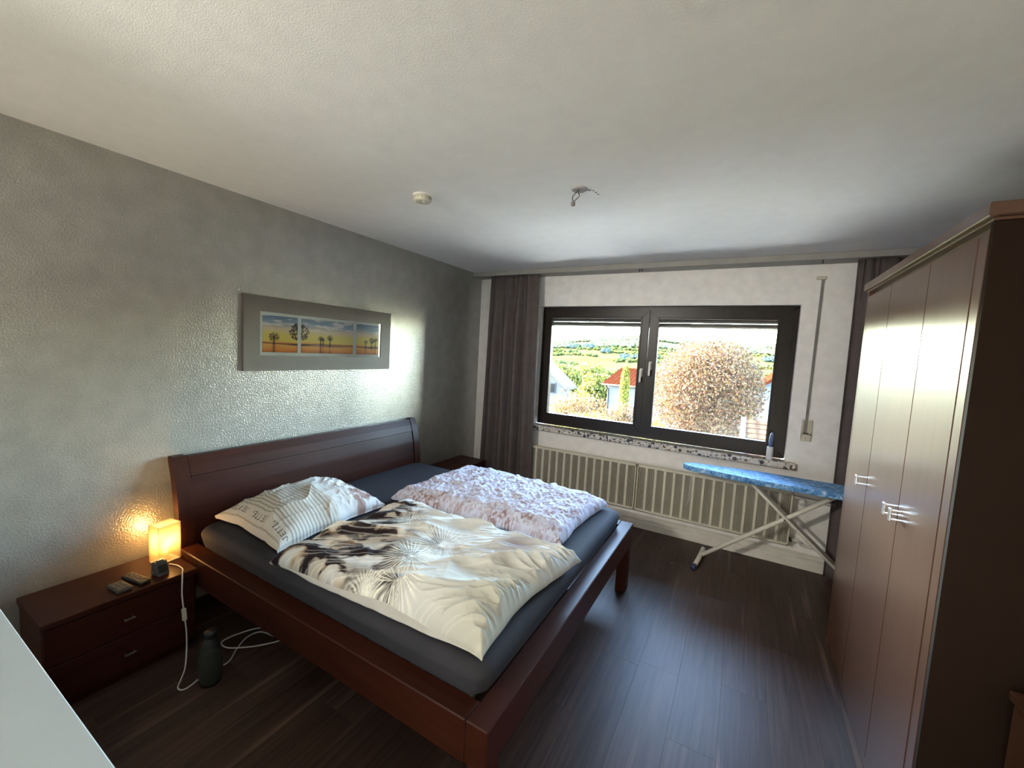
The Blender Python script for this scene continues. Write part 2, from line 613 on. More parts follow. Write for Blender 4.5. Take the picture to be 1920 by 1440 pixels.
def bottle_glass():
    mt, nt, out = node_mat('clear_green_glass')
    tr = N(nt, 'ShaderNodeBsdfTransparent'); tr.inputs[0].default_value = (0.62, 0.64, 0.60, 1)
    gl = N(nt, 'ShaderNodeBsdfPrincipled')
    gl.inputs['Base Color'].default_value = (0.085, 0.09, 0.08, 1); gl.inputs['Roughness'].default_value = 0.15
    lw = N(nt, 'ShaderNodeLayerWeight'); lw.inputs[0].default_value = 0.35
    r = ramp(nt, lw.outputs['Facing'], [(0.0, (0.28, 0.28, 0.28)), (1.0, (0.85, 0.85, 0.85))])
    ms = N(nt, 'ShaderNodeMixShader')
    nt.links.new(r, ms.inputs[0]); nt.links.new(tr.outputs[0], ms.inputs[1]); nt.links.new(gl.outputs[0], ms.inputs[2])
    nt.links.new(ms.outputs[0], out.inputs[0])
    return mt
M['bottle'] = bottle_glass()
M['print'] = attr_mat('photo_print', 0.3, 0.3, 0.0)
M['duvet_print'] = attr_mat('printed_cotton', 0.85, 0.15, 0.12)
M['seersucker'] = attr_mat('crinkled_cotton', 0.9, 0.15, 0.25)
M['pillow_print'] = attr_mat('striped_cotton', 0.85, 0.15, 0.12)
M['cotton_pale'] = plain('pale_cotton', (0.52, 0.50, 0.46), 0.9, 0.1, bump=0.2, bscale=200)
M['passepartout'] = plain('white_mat_board', (0.90, 0.90, 0.88), 0.5)
M['pic_frame'] = plain('taupe_grey_frame', (0.135, 0.120, 0.106), 0.45, 0.3, var=0.05)

# ------------------------------------------------------------------ room shell
fl = struct(box('floor', (-0.3, -1.1, -0.20), (3.95, WY + 0.3, -0.012), M['subfloor'], bevel=0))
PW, PL = 0.197, 1.285
cache = {}
def plank_mesh(L, W):
    key = (round(L, 3), round(W, 3))
    if key not in cache:
        bm = bmesh.new()
        add_box(bm, (0, 0, -0.012), (W - 0.0003, L - 0.0004, 0.0), 0.0003)
        bmesh.ops.recalc_face_normals(bm, faces=bm.faces)
        me = bpy.data.meshes.new('plank')
        bm.to_mesh(me); bm.free()
        me.materials.append(M['plank'])
        cache[key] = me
    return cache[key]
ncol = 21
x = 2.565 - 13 * PW
cidx = 0
while x < 3.95:
    w = PW
    x0, x1 = max(x, 0.0), min(x + PW, 3.95)
    if x1 - x0 > 0.02:
        ph = 2.206 if abs(x - (2.565 - PW)) < 0.01 else 2.206 + (cidx * 0.4637) % PL
        y = ph - 4 * PL
        while y < WY:
            y0, y1 = max(y, -1.1), min(y + PL, WY - 0.001)
            if y1 - y0 > 0.02:
                o = bpy.data.objects.new('plank', plank_mesh(y1 - y0, x1 - x0))
                link(o, fl)
                o.location = (x0, y0, 0)
            y += PL
    x += PW
    cidx += 1

struct(box('wall_left', (-0.3, -1.1, -0.012), (0, WY + 0.3, H), M['wallpaper'], bevel=0))
struct(box('wall_right', (3.95, -1.1, -0.012), (4.2, WY + 0.3, H), M['white_wall'], bevel=0))
# window wall with an opening
OX0, OX1, OZ0, OZ1 = 0.775, 3.078, 0.80, 2.127
struct(boxes('wall_far', [((0, WY, -0.012), (OX0, WY + 0.3, H)), ((OX1, WY, -0.012), (3.95, WY + 0.3, H)),
                          ((OX0, WY, -0.012), (OX1, WY + 0.3, OZ0)), ((OX0, WY, OZ1), (OX1, WY + 0.3, H))], M['white_wall'], bevel=0))
# near wall behind the camera
struct(box('wall_near', (-0.3, -1.3, -0.012), (4.2, -1.1, H), M['white_wall'], bevel=0))
struct(box('ceiling', (-0.3, -1.3, H), (4.2, WY + 0.3, H + 0.2), M['ceiling'], bevel=0))
# valance / curtain board along the window wall
va = struct(box('trim_1', (0.001, 3.812, 2.437), (3.949, WY - 0.001, H - 0.001), M['valance'], bevel=0.002))
for hx in (1.825, 1.845, 3.165):
    boxes('curtain_glider', [((hx - 0.004, 3.83, 2.412), (hx + 0.004, 3.842, 2.437))], M['dark_gray'], va, 0.001)
# baseboards and pipe boxing of the window wall
struct(prism('baseboard_far', [(WY - 0.0005, 0.0), (WY - 0.022, 0.0), (WY - 0.022, 0.062), (WY - 0.014, 0.072), (WY - 0.0005, 0.072)], 0, 0.001, 3.949, M['trim_white'], smooth=False))
struct(prism('trim_2', [(WY - 0.0005, 0.0735), (WY - 0.012, 0.0735), (WY - 0.012, 0.112), (WY - 0.006, 0.118), (WY - 0.0005, 0.118)], 0, 0.001, 3.949, M['trim_white']))
struct(prism('baseboard_left', [(0.0005, 0.0), (0.016, 0.0), (0.016, 0.055), (0.010, 0.06), (0.0005, 0.06)], 1, -1.09, 3.975, M['cherry']))

# ------------------------------------------------------------------ window
win = bpy.data.objects.new('window_1', None)
win.location = (1.92, WY + 0.1, 0.885)
link(win); ORG[win.name] = Vector(win.location); struct(win)
FX0, FX1, FZ0, FZ1 = 0.7765, 3.0765, 0.8565, 2.1265
def ring(name, x0, x1, z0, z1, w, y0, y1, mat, parent, bevel=0.004, extra=None, wb=None):
    """mitred rectangular frame"""
    wb = wb or w
    bm = bmesh.new()
    prof = [(x0, z0), (x1, z0), (x1, z1), (x0, z1)]
    inn = [(x0 + w, z0 + wb), (x1 - w, z0 + wb), (x1 - w, z1 - w), (x0 + w, z1 - w)]
    for i in range(4):
        j = (i + 1) % 4
        pts = [prof[i], prof[j], inn[j], inn[i]]
        v0 = [bm.verts.new((p[0], y0, p[1])) for p in pts]
        v1 = [bm.verts.new((p[0], y1, p[1])) for p in pts]
        fs = [bm.faces.new(v0), bm.faces.new(v1[::-1])]
        for k in range(4):
            fs.append(bm.faces.new((v0[k], v1[k], v1[(k + 1) % 4], v0[(k + 1) % 4])))
    bmesh.ops.bevel(bm, geom=list(bm.edges), offset=bevel, segments=1, affect='EDGES')
    return bm_obj(name, bm, mat, parent)
ring('frame', FX0, FX1, FZ0, FZ1, 0.052, WY + 0.075, WY + 0.145, M['frame_wood'], win, wb=0.07)
for (sx0, sx1, gx0, gx1) in ((0.812, 1.904, 0.893, 1.826), (1.909, 3.040, 1.992, 2.938)):
    sz0, sz1, gz0, gz1 = 0.905, 2.092, 0.984, 2.012
    bm = bmesh.new()
    pr = [(sx0, sz0), (sx1, sz0), (sx1, sz1), (sx0, sz1)]
    inn = [(gx0, gz0), (gx1, gz0), (gx1, gz1), (gx0, gz1)]
    for i in range(4):
        j = (i + 1) % 4
        pts = [pr[i], pr[j], inn[j], inn[i]]
        v0 = [bm.verts.new((p[0], WY + 0.052, p[1])) for p in pts]
        v1 = [bm.verts.new((p[0], WY + 0.125, p[1])) for p in pts]
        bm.faces.new(v0); bm.faces.new(v1[::-1])
        for k in range(4):
            bm.faces.new((v0[k], v1[k], v1[(k + 1) % 4], v0[(k + 1) % 4]))
    bmesh.ops.bevel(bm, geom=list(bm.edges), offset=0.006, segments=2, affect='EDGES')
    sash = bm_obj('sash', bm, M['frame_wood'], win)
    ring('glazing_bead', gx0 - 0.012, gx1 + 0.012, gz0 - 0.012, gz1 + 0.012, 0.016, WY + 0.047, WY + 0.056, M['frame_wood'], sash, 0.002)
    box('pane', (gx0 - 0.004, WY + 0.088, gz0 - 0.004), (gx1 + 0.004, WY + 0.094, gz1 + 0.004), M['pane'], sash, bevel=0)
    hx, hz = (1.866, 1.515) if sx0 < 1 else (1.946, 1.585)
    bm = bmesh.new()
    add_box(bm, (hx - 0.015, WY + 0.042, hz - 0.06), (hx + 0.015, WY + 0.052, hz + 0.02), 0.003)
    add_box(bm, (hx - 0.009, WY + 0.005, hz - 0.008), (hx + 0.009, WY + 0.045, hz + 0.008), 0.003)
    add_box(bm, (hx - 0.010, WY + 0.002, hz - 0.115), (hx + 0.010, WY + 0.016, hz + 0.012), 0.004)
    bm_obj('window_handle', bm, M['handle_white'], sash)
# terrazzo sill
box('sill', (0.70, 3.942, 0.801), (3.150, WY + 0.074, 0.855), M['terrazzo'], win, bevel=0.004)
# roller shutter outside, lowered a little: slats
M['shutter'] = plain('taupe_shutter', (0.06, 0.05, 0.038), 0.55)
for k in range(4):
    z1 = 2.125 - k * 0.047
    prism('shutter_slat', [(WY + 0.205, z1), (WY + 0.196, z1 - 0.012), (WY + 0.194, z1 - 0.032), (WY + 0.202, z1 - 0.045), (WY + 0.212, z1 - 0.045), (WY + 0.212, z1)], 0, OX0 + 0.01, OX1 - 0.01, M['shutter'], win)

# shutter belt beside the window
bt = thing('shutter_belt', 'grey roller shutter belt with cream winder box on white wall right of window', 'shutter belt', (3.19, WY, 1.05))
bm = bmesh.new()
add_box(bm, (3.155, WY - 0.020, 2.318), (3.218, WY - 0.0005, 2.343), 0.003)
bm_obj('belt_guide', bm, M['cream_plastic'], bt)
prism('strap', [(3.188, 2.328), (3.205, 2.328), (3.200, 1.085), (3.183, 1.085)], 1, WY - 0.014, WY - 0.011, M['belt'], bt)
boxes('winder_box', [((3.164, WY - 0.016, 1.045), (3.234, WY - 0.0005, 1.105)), ((3.164, WY - 0.016, 1.09), (3.178, WY - 0.0005, 1.215)),
                     ((3.218, WY - 0.016, 1.09), (3.234, WY - 0.0005, 1.215)), ((3.17, WY - 0.005, 1.09), (3.23, WY - 0.0005, 1.21))], M['cream_plastic'], bt, 0.002)
box('winder_slot', (3.180, WY - 0.0175, 1.098), (3.216, WY - 0.0150, 1.112), M['black'], bt, bevel=0)
lathe('screw', [(0.0, -0.019), (0.004, -0.018), (0.004, -0.015)], (3.199, WY, 1.066), M['belt'], bt, 10, axis='y')

# ------------------------------------------------------------------ curtains
def curtain(name, label, xt0, xt1, xb0, xb1, y, folds, seed, dep=0.022):
    nx, nz = 150, 40
    rs = np.random.RandomState(seed)
    t = np.linspace(0, 1, nx)
    ph = np.cumsum(np.interp(t, np.linspace(0, 1, folds_k := int(folds * 2)), 0.35 + 1.5 * rs.rand(folds_k))); ph = ph / ph[-1] * folds * 2 * PI
    amp = 0.55 + 0.45 * np.interp(t, np.linspace(0, 1, 9), rs.rand(9))
    V = []
    for j in range(nz):
        s = j / (nz - 1)
        z = 2.436 - s * (2.436 - 0.025)
        x0 = xt0 + (xb0 - xt0) * s ** 0.8
        x1 = xt1 + (xb1 - xt1) * s ** 0.8
        a = (0.012 + dep * min(1, s * 3.5)) * (1 - 0.6 * sst(0.70, 0.92, t))
        top = max(0, 1 - s * 5)
        yy = y - 0.004 + a * amp * (np.sin(ph) + 0.35 * np.sin(2 * ph + 0.7)) + top * 0.010 * np.sin(ph * 2.3 + 1) + 0.004 * np.sin(ph * 0.5 + s * 3)
        xx = x0 + (x1 - x0) * (t + 0.018 * np.sin(ph * 1.0 + 1.2 + s))
        V.append(np.stack([xx, yy, np.full(nx, z)], 1))
    V = np.array(V).reshape(-1, 3)
    F = [(j * nx + i, j * nx + i + 1, (j + 1) * nx + i + 1, (j + 1) * nx + i) for j in range(nz - 1) for i in range(nx - 1)]
    o = mesh_obj(name, V, F, M['curtain'], None, True, (xb0, y, 0.025))
    md = o.modifiers.new('thick', 'SOLIDIFY'); md.thickness = 0.003
    return tag(o, label, 'curtain')
curtain('curtain', 'long mauve-grey curtain hanging to the floor at the window, next to the bed', 0.217, 0.826, 0.170, 0.868, 3.842, 4.5, 5, 0.036)
curtain('curtain', 'long mauve-grey curtain partly hidden behind the tall wardrobe', 3.368, 3.93, 3.384, 3.93, 3.872, 4.5, 9)

# ------------------------------------------------------------------ radiators
def radiator(x0, x1, label):
    y0, y1, z0, z1 = 3.876, 3.945, 0.205, 0.642
    t = thing('radiator', label, 'radiator', ((x0 + x1) / 2, y1, z0), 'two flat radiators under the window')
    box('back_panel', (x0 + 0.012, y0 + 0.030, z0 + 0.02), (x1 - 0.012, y0 + 0.034, z1 - 0.03), M['radiator_dark'], t, bevel=0)
    boxes('rim', [((x0, y0, z1 - 0.022), (x1, y0 + 0.02, z1)), ((x0, y0, z0), (x1, y0 + 0.02, z0 + 0.016)),
                  ((x0, y0, z0), (x0 + 0.012, y0 + 0.05, z1)), ((x1 - 0.012, y0, z0), (x1, y0 + 0.05, z1))], M['radiator'], t, 0.003)
    n = 15
    pitch = (x1 - x0 - 0.012) / n
    me = None
    for k in range(n - 1):
        xx = x0 + 0.006 + (k + 1) * pitch
        if me is None:
            o = box('rib', (xx - 0.012, y0 + 0.002, z0 + 0.012), (xx + 0.012, y0 + 0.024, z1 - 0.018), M['radiator'], t, 0.004)
            me, xr = o.data, xx
        else:
            o = bpy.data.objects.new('rib', me); link(o, t); o.location = (xx - xr, 0, 0)
    # the fine fins between the ribs
    bm = bmesh.new()
    for k in range(n):
        xa = x0 + 0.006 + k * pitch + 0.013
        xb = xa + pitch - 0.026
        m_ = 5
        for q in range(m_):
            c = xa + (xb - xa) * (q + 0.5) / m_
            add_box(bm, (c - 0.0028, y0 + 0.010, z0 + 0.018), (c + 0.0028, y0 + 0.030, z1 - 0.022))
    f = bm_obj('fins', bm, M['radiator_dark'], t); f['kind'] = 'stuff'
    # top grille: slanted slats
    me = None
    k = 0
    box('top_plate', (x0, y0 + 0.052, z1 - 0.02), (x1, y1, z1 - 0.004), M['radiator'], t, 0.002)
    ng = 18
    for k in range(ng):
        xx = x0 + (k + 0.5) * (x1 - x0) / ng
        if me is None:
            sh = Matrix.Translation((xx, (y0 + y1) / 2 - 0.006, z1 - 0.006)) @ Matrix.Rotation(math.radians(35), 4, 'Z')
            o = box('grille_slat', (-0.026, -0.026, -0.002), (0.026, 0.026, 0.003), M['radiator'], t, 0.001, M=sh)
            me, xr = o.data, xx
        else:
            o = bpy.data.objects.new('grille_slat', me); link(o, t); o.location = (xx - xr, 0, 0)
    boxes('bracket', [((x0 + 0.2, y1 - 0.003, z0 + 0.1), (x0 + 0.24, WY - 0.002, z1 - 0.1)), ((x1 - 0.24, y1 - 0.003, z0 + 0.1), (x1 - 0.2, WY - 0.002, z1 - 0.1)),
                      ((x0 + 0.02, y0 + 0.035, z0 + 0.03), (x1 - 0.02, y1, z1 - 0.03))], M['radiator'], t, 0)
    return t
ra = radiator(0.715, 1.927, 'beige ribbed radiator under the window, half hidden by the bed and left curtain')
rb = radiator(1.937, 3.152, 'beige ribbed radiator under the window, behind the blue ironing board')
# valve and pipes of the right radiator
vt = lathe('thermostat_valve', [(0.0, -0.055), (0.018, -0.055), (0.024, -0.045), (0.024, -0.012), (0.015, 0.0), (0.015, 0.03), (0.0, 0.03)], (3.212, 3.905, 0.575), M['white_plastic'], rb, 20, axis='y')
tube('supply_pipe', smooth_path([(3.15, 3.93, 0.588), (3.20, 3.93, 0.588), (3.27, 3.94, 0.582), (3.40, 3.955, 0.575), (3.9, 3.96, 0.572)], 4), 0.009, M['trim_white'], rb)
tube('return_pipe', smooth_path([(3.145, 3.93, 0.24), (3.20, 3.93, 0.24), (3.235, 3.94, 0.225), (3.26, 3.95, 0.205), (3.42, 3.96, 0.20), (3.9, 3.965, 0.195)], 5), 0.009, M['trim_white'], rb)
lathe('return_valve', [(0.0, -0.035), (0.010, -0.035), (0.013, -0.02), (0.013, 0.015), (0.0, 0.015)], (3.165, 3.93, 0.24), M['dark_gray'], rb, 12, axis='y')
# pipe running on the baseboard
pp = struct(tube('trim_3', smooth_path([(0.3, 3.978, 0.128), (3.18, 3.978, 0.128), (3.235, 3.978, 0.118), (3.255, 3.975, 0.100), (3.9, 3.975, 0.098)], 5), 0.006, M['trim_white']))

# ------------------------------------------------------------------ bed
bed = thing('bed', 'dark cherry wood double bed with curved headboard against grey wall', 'bed', (1.1, 1.945, 0))
BY0, BY1, BX1 = 1.000, 2.890, 2.140
def hb_x(z):      # front face of the curved headboard
    return float(np.interp(z, [0.2, 0.45, 0.62, 0.75, 0.85, 0.90, 0.955], [0.150, 0.150, 0.140, 0.124, 0.101, 0.084, 0.060]))
def hb_prof(z0, z1, off=0.0, th=0.035):
    zs = np.linspace(z0, z1, 40)
    fr = [(hb_x(z) + off, z) for z in zs]
    bk = [(max(hb_x(z) - th, 0.018), z) for z in zs[::-1]]
    return fr + bk
def hb_piece(name, z0, z1, y0, y1, off, mat, th=0.035):
    bm = bmesh.new()
    poly = hb_prof(z0, z1, off, th)
    v0 = [bm.verts.new((p[0], y0, p[1])) for p in poly]
    v1 = [bm.verts.new((p[0], y1, p[1])) for p in poly]
    n = len(poly)
    bm.faces.new(v0); bm.faces.new(v1[::-1])
    for i in range(n):
        bm.faces.new((v0[i], v1[i], v1[(i + 1) % n], v0[(i + 1) % n]))
    es = [e for e in bm.edges if len(e.link_faces) == 2 and e.link_faces[0].normal.angle(e.link_faces[1].normal, 0) > 0.6] if False else [e for f in bm.faces if len(f.verts) > 4 for e in f.edges]
    bmesh.ops.bevel(bm, geom=es, offset=0.004, segments=2, affect='EDGES')
    o = bm_obj(name, bm, mat, bed, True)
    o.data.set_sharp_from_angle(angle=math.radians(28))
    return o
hb_piece('headboard_panel', 0.36, 0.842, BY0 + 0.074, BY1 - 0.074, 0.000, M['cherry'])
hb_piece('headboard_rail', 0.845, 0.950, BY0 + 0.074, BY1 - 0.074, 0.003, M['cherry'])
hb_piece('headboard_post', 0.0, 0.957, BY0, BY0 + 0.071, 0.008, M['cherry_z'], 0.05)
hb_piece('headboard_post', 0.0, 0.957, BY1 - 0.071, BY1, 0.008, M['cherry_z'], 0.05)
RZ0, RZ1 = 0.32, 0.470
box('side_rail', (0.150, BY0, RZ0), (BX1 - 0.085, BY0 + 0.085, RZ1), M['cherry_x'], bed, 0.004)
box('side_rail', (0.150, BY1 - 0.085, RZ0), (BX1 - 0.085, BY1, RZ1), M['cherry_x'], bed, 0.004)
box('foot_rail', (BX1 - 0.084, BY0, RZ0 + 0.005), (BX1, BY1, RZ1), M['cherry'], bed, 0.004)
for yy in (BY0 + 0.004, BY1 - 0.089):
    box('leg', (BX1 - 0.075, yy, 0.0), (BX1 - 0.004, yy + 0.085, RZ0 + 0.004), M['cherry_z'], bed, 0.003)
# slatted base under the mattress
box('slat_support', (0.16, 1.925, 0.30), (BX1 - 0.085, 1.965, 0.405), M['cherry_x'], bed, 0.002)
me = None
for k in range(16):
    xx = 0.24 + k * 0.115
    if me is None:
        o = box('slat', (xx - 0.03, BY0 + 0.087, 0.408), (xx + 0.03, BY1 - 0.087, 0.424), M['cotton_pale'], bed, 0.002)
        me, xr = o.data, xx
    else:
        o = bpy.data.objects.new('slat', me); link(o, bed); o.location = (xx - xr, 0, 0)

# mattress with dark fitted sheet: rounded, slightly wavy
def soft_block(name, x0, x1, y0, y1, z0, z1, r, mat, parent=None, org=None, nx=90, ny=80, wav=0.006, rfoot=None):
    bm = bmesh.new()
    us = np.linspace(0, 1, nx); vs = np.linspace(0, 1, ny)
    # grid profile: top surface bulging over the edges, then down the side
    def side(t):    # t in [0,1] from centre to outside over the edge and down -> (inset, z)
        return t
    # build via superellipse shell: 12 rings down the side
    rings = []
    corner = 0.07
    def outline(inset, k=240):
        pts = []
        X0, X1, Y0, Y1 = x0 + inset, x1 - inset, y0 + inset, y1 - inset
        c = max(corner - inset * 0.3, 0.02)
        seq = [((X1 - c, Y0 + c), -PI / 2), ((X1 - c, Y1 - c), 0), ((X0 + c, Y1 - c), PI / 2), ((X0 + c, Y0 + c), PI)]
        for (cx, cyy), a0 in seq:
            for q in range(9):
                a = a0 + PI / 2 * q / 8
                pts.append((cx + c * math.cos(a), cyy + c * math.sin(a)))
        # resample
        P = np.array(pts + pts[:1]); d = np.r_[0, np.cumsum(np.hypot(*np.diff(P, axis=0).T))]
        s = np.linspace(0, d[-1], k, endpoint=False)
        return np.stack([np.interp(s, d, P[:, 0]), np.interp(s, d, P[:, 1])], 1)
    K = 240
    prof = []
    hh = z1 - z0
    for q in range(7):                       # bottom edge and side
        a = q / 6
        prof.append((0.012 * (1 - a), z0 + a * (hh - r)))
    for q in range(1, 9):
        a = PI / 2 * q / 8
        prof.append((r - r * math.cos(a) * 1.0, z1 - r + r * math.sin(a)))
    V = []
    for inset, z in prof:
        O = outline(inset, K)
        w = wav * (fbm(O[:, 0] * 4 + 3, O[:, 1] * 4 + z * 2, 2, 3) - 0.5) * 2 * min(1, (z - z0) / 0.05)
        cx, cyy = (x0 + x1) / 2, (y0 + y1) / 2
        dirn = np.stack([np.sign(O[:, 0] - cx) * (np.abs(O[:, 0] - cx) > (x1 - x0) / 2 - 0.2), np.sign(O[:, 1] - cyy) * (np.abs(O[:, 1] - cyy) > (y1 - y0) / 2 - 0.2)], 1)
        O = O + dirn * w[:, None]
        V.append(np.c_[O, np.full(K, z) + w * 0.2])
    V = np.concatenate(V)
    F = []
    for j in range(len(prof) - 1):
        for i in range(K):
            F.append((j * K + i, j * K + (i + 1) % K, (j + 1) * K + (i + 1) % K, (j + 1) * K + i))
    F.append(tuple(range(K))[::-1])
    # top: shrinking rings
    last = (len(prof) - 1) * K
    nr = 10
    L = V[last:last + K]
    cen = np.array([(x0 + x1) / 2, (y0 + y1) / 2])
    for q in range(1, nr + 1):
        f = 1 - q / (nr + 0.5)
        P = cen + (L[:, :2] - cen) * f
        zz = z1 + 0.010 * (1 - f) ** 0.5 + 0.006 * (fbm(P[:, 0] * 3, P[:, 1] * 3, 4, 3) - 0.5)
        V = np.concatenate([V, np.c_[P, zz]])
        a = last + (q - 1) * K; b = last + q * K
        for i in range(K):
            F.append((a + i, a + (i + 1) % K, b + (i + 1) % K, b + i))
    F.append(tuple(range(last + nr * K, last + nr * K + K)))
    bm.free()
    return mesh_obj(name, V, F, mat, parent, True, org)
MT = 0.578
ma = soft_block('mattress', 0.165, 2.066, 1.070, 2.822, 0.4712, MT, 0.045, M['sheet'], None, (1.1, 1.945, 0.4745))
ma.data.set_sharp_from_angle(angle=math.radians(50))
tag(ma, 'wide mattress in a dark grey fitted sheet lying on the cherry wood bed', 'mattress')

# ------------------------------------------------------------------ bedding
def quilt(name, P00, P10, P11, P01, nu, nv, T, hfun, cfun, mat, z0, bow=0.03, rr=0.09, seed=0, edge=0.012, parent=None):
    u = np.linspace(0, 1, nu)[:, None] * np.ones((1, nv))
    v = np.linspace(0, 1, nv)[None, :] * np.ones((nu, 1))
    P00, P10, P11, P01 = [np.array(p) for p in (P00, P10, P11, P01)]
    XY = ((1 - u) * (1 - v))[..., None] * P00 + (u * (1 - v))[..., None] * P10 + (u * v)[..., None] * P11 + ((1 - u) * v)[..., None] * P01
    eu = (P10 + P11 - P00 - P01); eu /= np.linalg.norm(eu)
    ev = (P01 + P11 - P00 - P10); ev /= np.linalg.norm(ev)
    Lu = np.linalg.norm((P10 + P11 - P00 - P01) / 2); Lv = np.linalg.norm((P01 + P11 - P00 - P10) / 2)
    # bowed, slightly irregular outline
    bu = bow * np.sin(PI * v) ** 0.6 * (0.7 + 0.9 * vn(v * 6, u * 0 + 2.2, seed))
    bv = bow * np.sin(PI * u) ** 0.6 * (0.7 + 0.9 * vn(u * 7, v * 0 + 5.1, seed + 1)) + 0.010 * np.sin(PI * u) * (vn(u * 19, v * 0 + 1.7, seed + 2) - 0.3)
    XY = XY + eu * ((1 - 2 * u) * np.abs(1 - 2 * u) ** 1.5 * bu)[..., None] + ev * ((1 - 2 * v) * np.abs(1 - 2 * v) ** 1.5 * bv)[..., None]
    du = np.minimum(u, 1 - u) * Lu; dv = np.minimum(v, 1 - v) * Lv
    def rnd(d):
        t = np.clip(d / rr, 0, 1)
        return np.sqrt(1 - (1 - t) ** 2)
    e = rnd(du) * rnd(dv)
    X, Y = XY[..., 0], XY[..., 1]
    h = hfun(u, v, X, Y)
    d = np.minimum(du, dv)
    z = z0 + edge + T * e * (0.75 + 0.25 * np.sin(PI * u) * np.sin(PI * v)) + h * np.clip(d / 0.03, 0, 1)
    z = np.maximum(z, z0 + 0.006)
    V = np.stack([X, Y, z], -1).reshape(-1, 3)
    C = cfun(u, v, X, Y, h).reshape(-1, 3)
    idx = np.arange(nu * nv).reshape(nu, nv)
    F = np.stack([idx[:-1, :-1], idx[1:, :-1], idx[1:, 1:], idx[:-1, 1:]], -1).reshape(-1, 4).tolist()
    # underside
    bd = np.r_[idx[:, 0], idx[-1, 1:], idx[-2::-1, -1], idx[0, -2:0:-1]]
    nb = len(bd)
    cen = V[:, :2].mean(0)
    low = V[bd].copy()
    low[:, :2] = cen + (low[:, :2] - cen) * 0.985
    low[:, 2] = z0
    o0 = len(V)
    V = np.concatenate([V, low]); C = np.concatenate([C, C[bd]])
    for i in range(nb):
        F.append((int(bd[i]), int(o0 + i), int(o0 + (i + 1) % nb), int(bd[(i + 1) % nb])))
    F.append(tuple(range(o0, o0 + nb)))
    return mesh_obj(name, V, F, mat, parent, True, (float(cen[0]), float(cen[1]), z0), C)

CREAM = lin((202, 203, 198))
def d1_h(u, v, X, Y):
    al = 0.86 * X + 0.51 * Y
    ac = -0.51 * X + 0.86 * Y
    wob = 0.09 * (fbm(al * 3.0, ac * 3.0, 5, 3) - 0.5)
    big = ridge((ac + wob) * 5.2 + 0.4, al * 1.2, 1) ** 3.5 * 0.036
    mid = ridge((ac + wob * 1.6) * 11.0, al * 2.3 + 4, 2) ** 3 * 0.022 * (0.4 + 0.9 * fbm(X * 5, Y * 5, 4, 2))
    sml = ridge((ac + wob * 1.9) * 23.0, al * 4.2 + 2, 5) ** 3 * 0.013 * sst(0.30, 0.6, fbm(X * 6 + 3, Y * 6, 1, 2))
    foot = sst(0.45, 0.85, u) * ridge((ac * 1.0 + wob) * 28.0, al * 4.5, 3) ** 2.5 * 0.014
    foot2 = sst(0.78, 0.96, u) * ridge(v * 22 + wob * 12, u * 3, 4) ** 2 * 0.020
    near = (1 - sst(0.0, 0.16, v)) * ridge(u * 16 + wob * 8, v * 2, 6) ** 2 * 0.014
    fine = 0.004 * fbm(X * 42, Y * 42, 6, 3)
    sag = -0.030 * np.exp(-((u - 0.55) / 0.12) ** 2 - ((v - 0.55) / 0.3) ** 2)
    return big + mid + sml + foot + foot2 + near + fine + sag - 0.022
BURST = [(1.47, 1.10, 0.10, 1), (1.60, 1.16, 0.13, 0), (1.50, 1.34, 0.15, 0), (1.52, 1.53, 0.16, 0), (1.37, 1.90, 0.12, 0), (1.22, 1.62, 0.10, 0)]
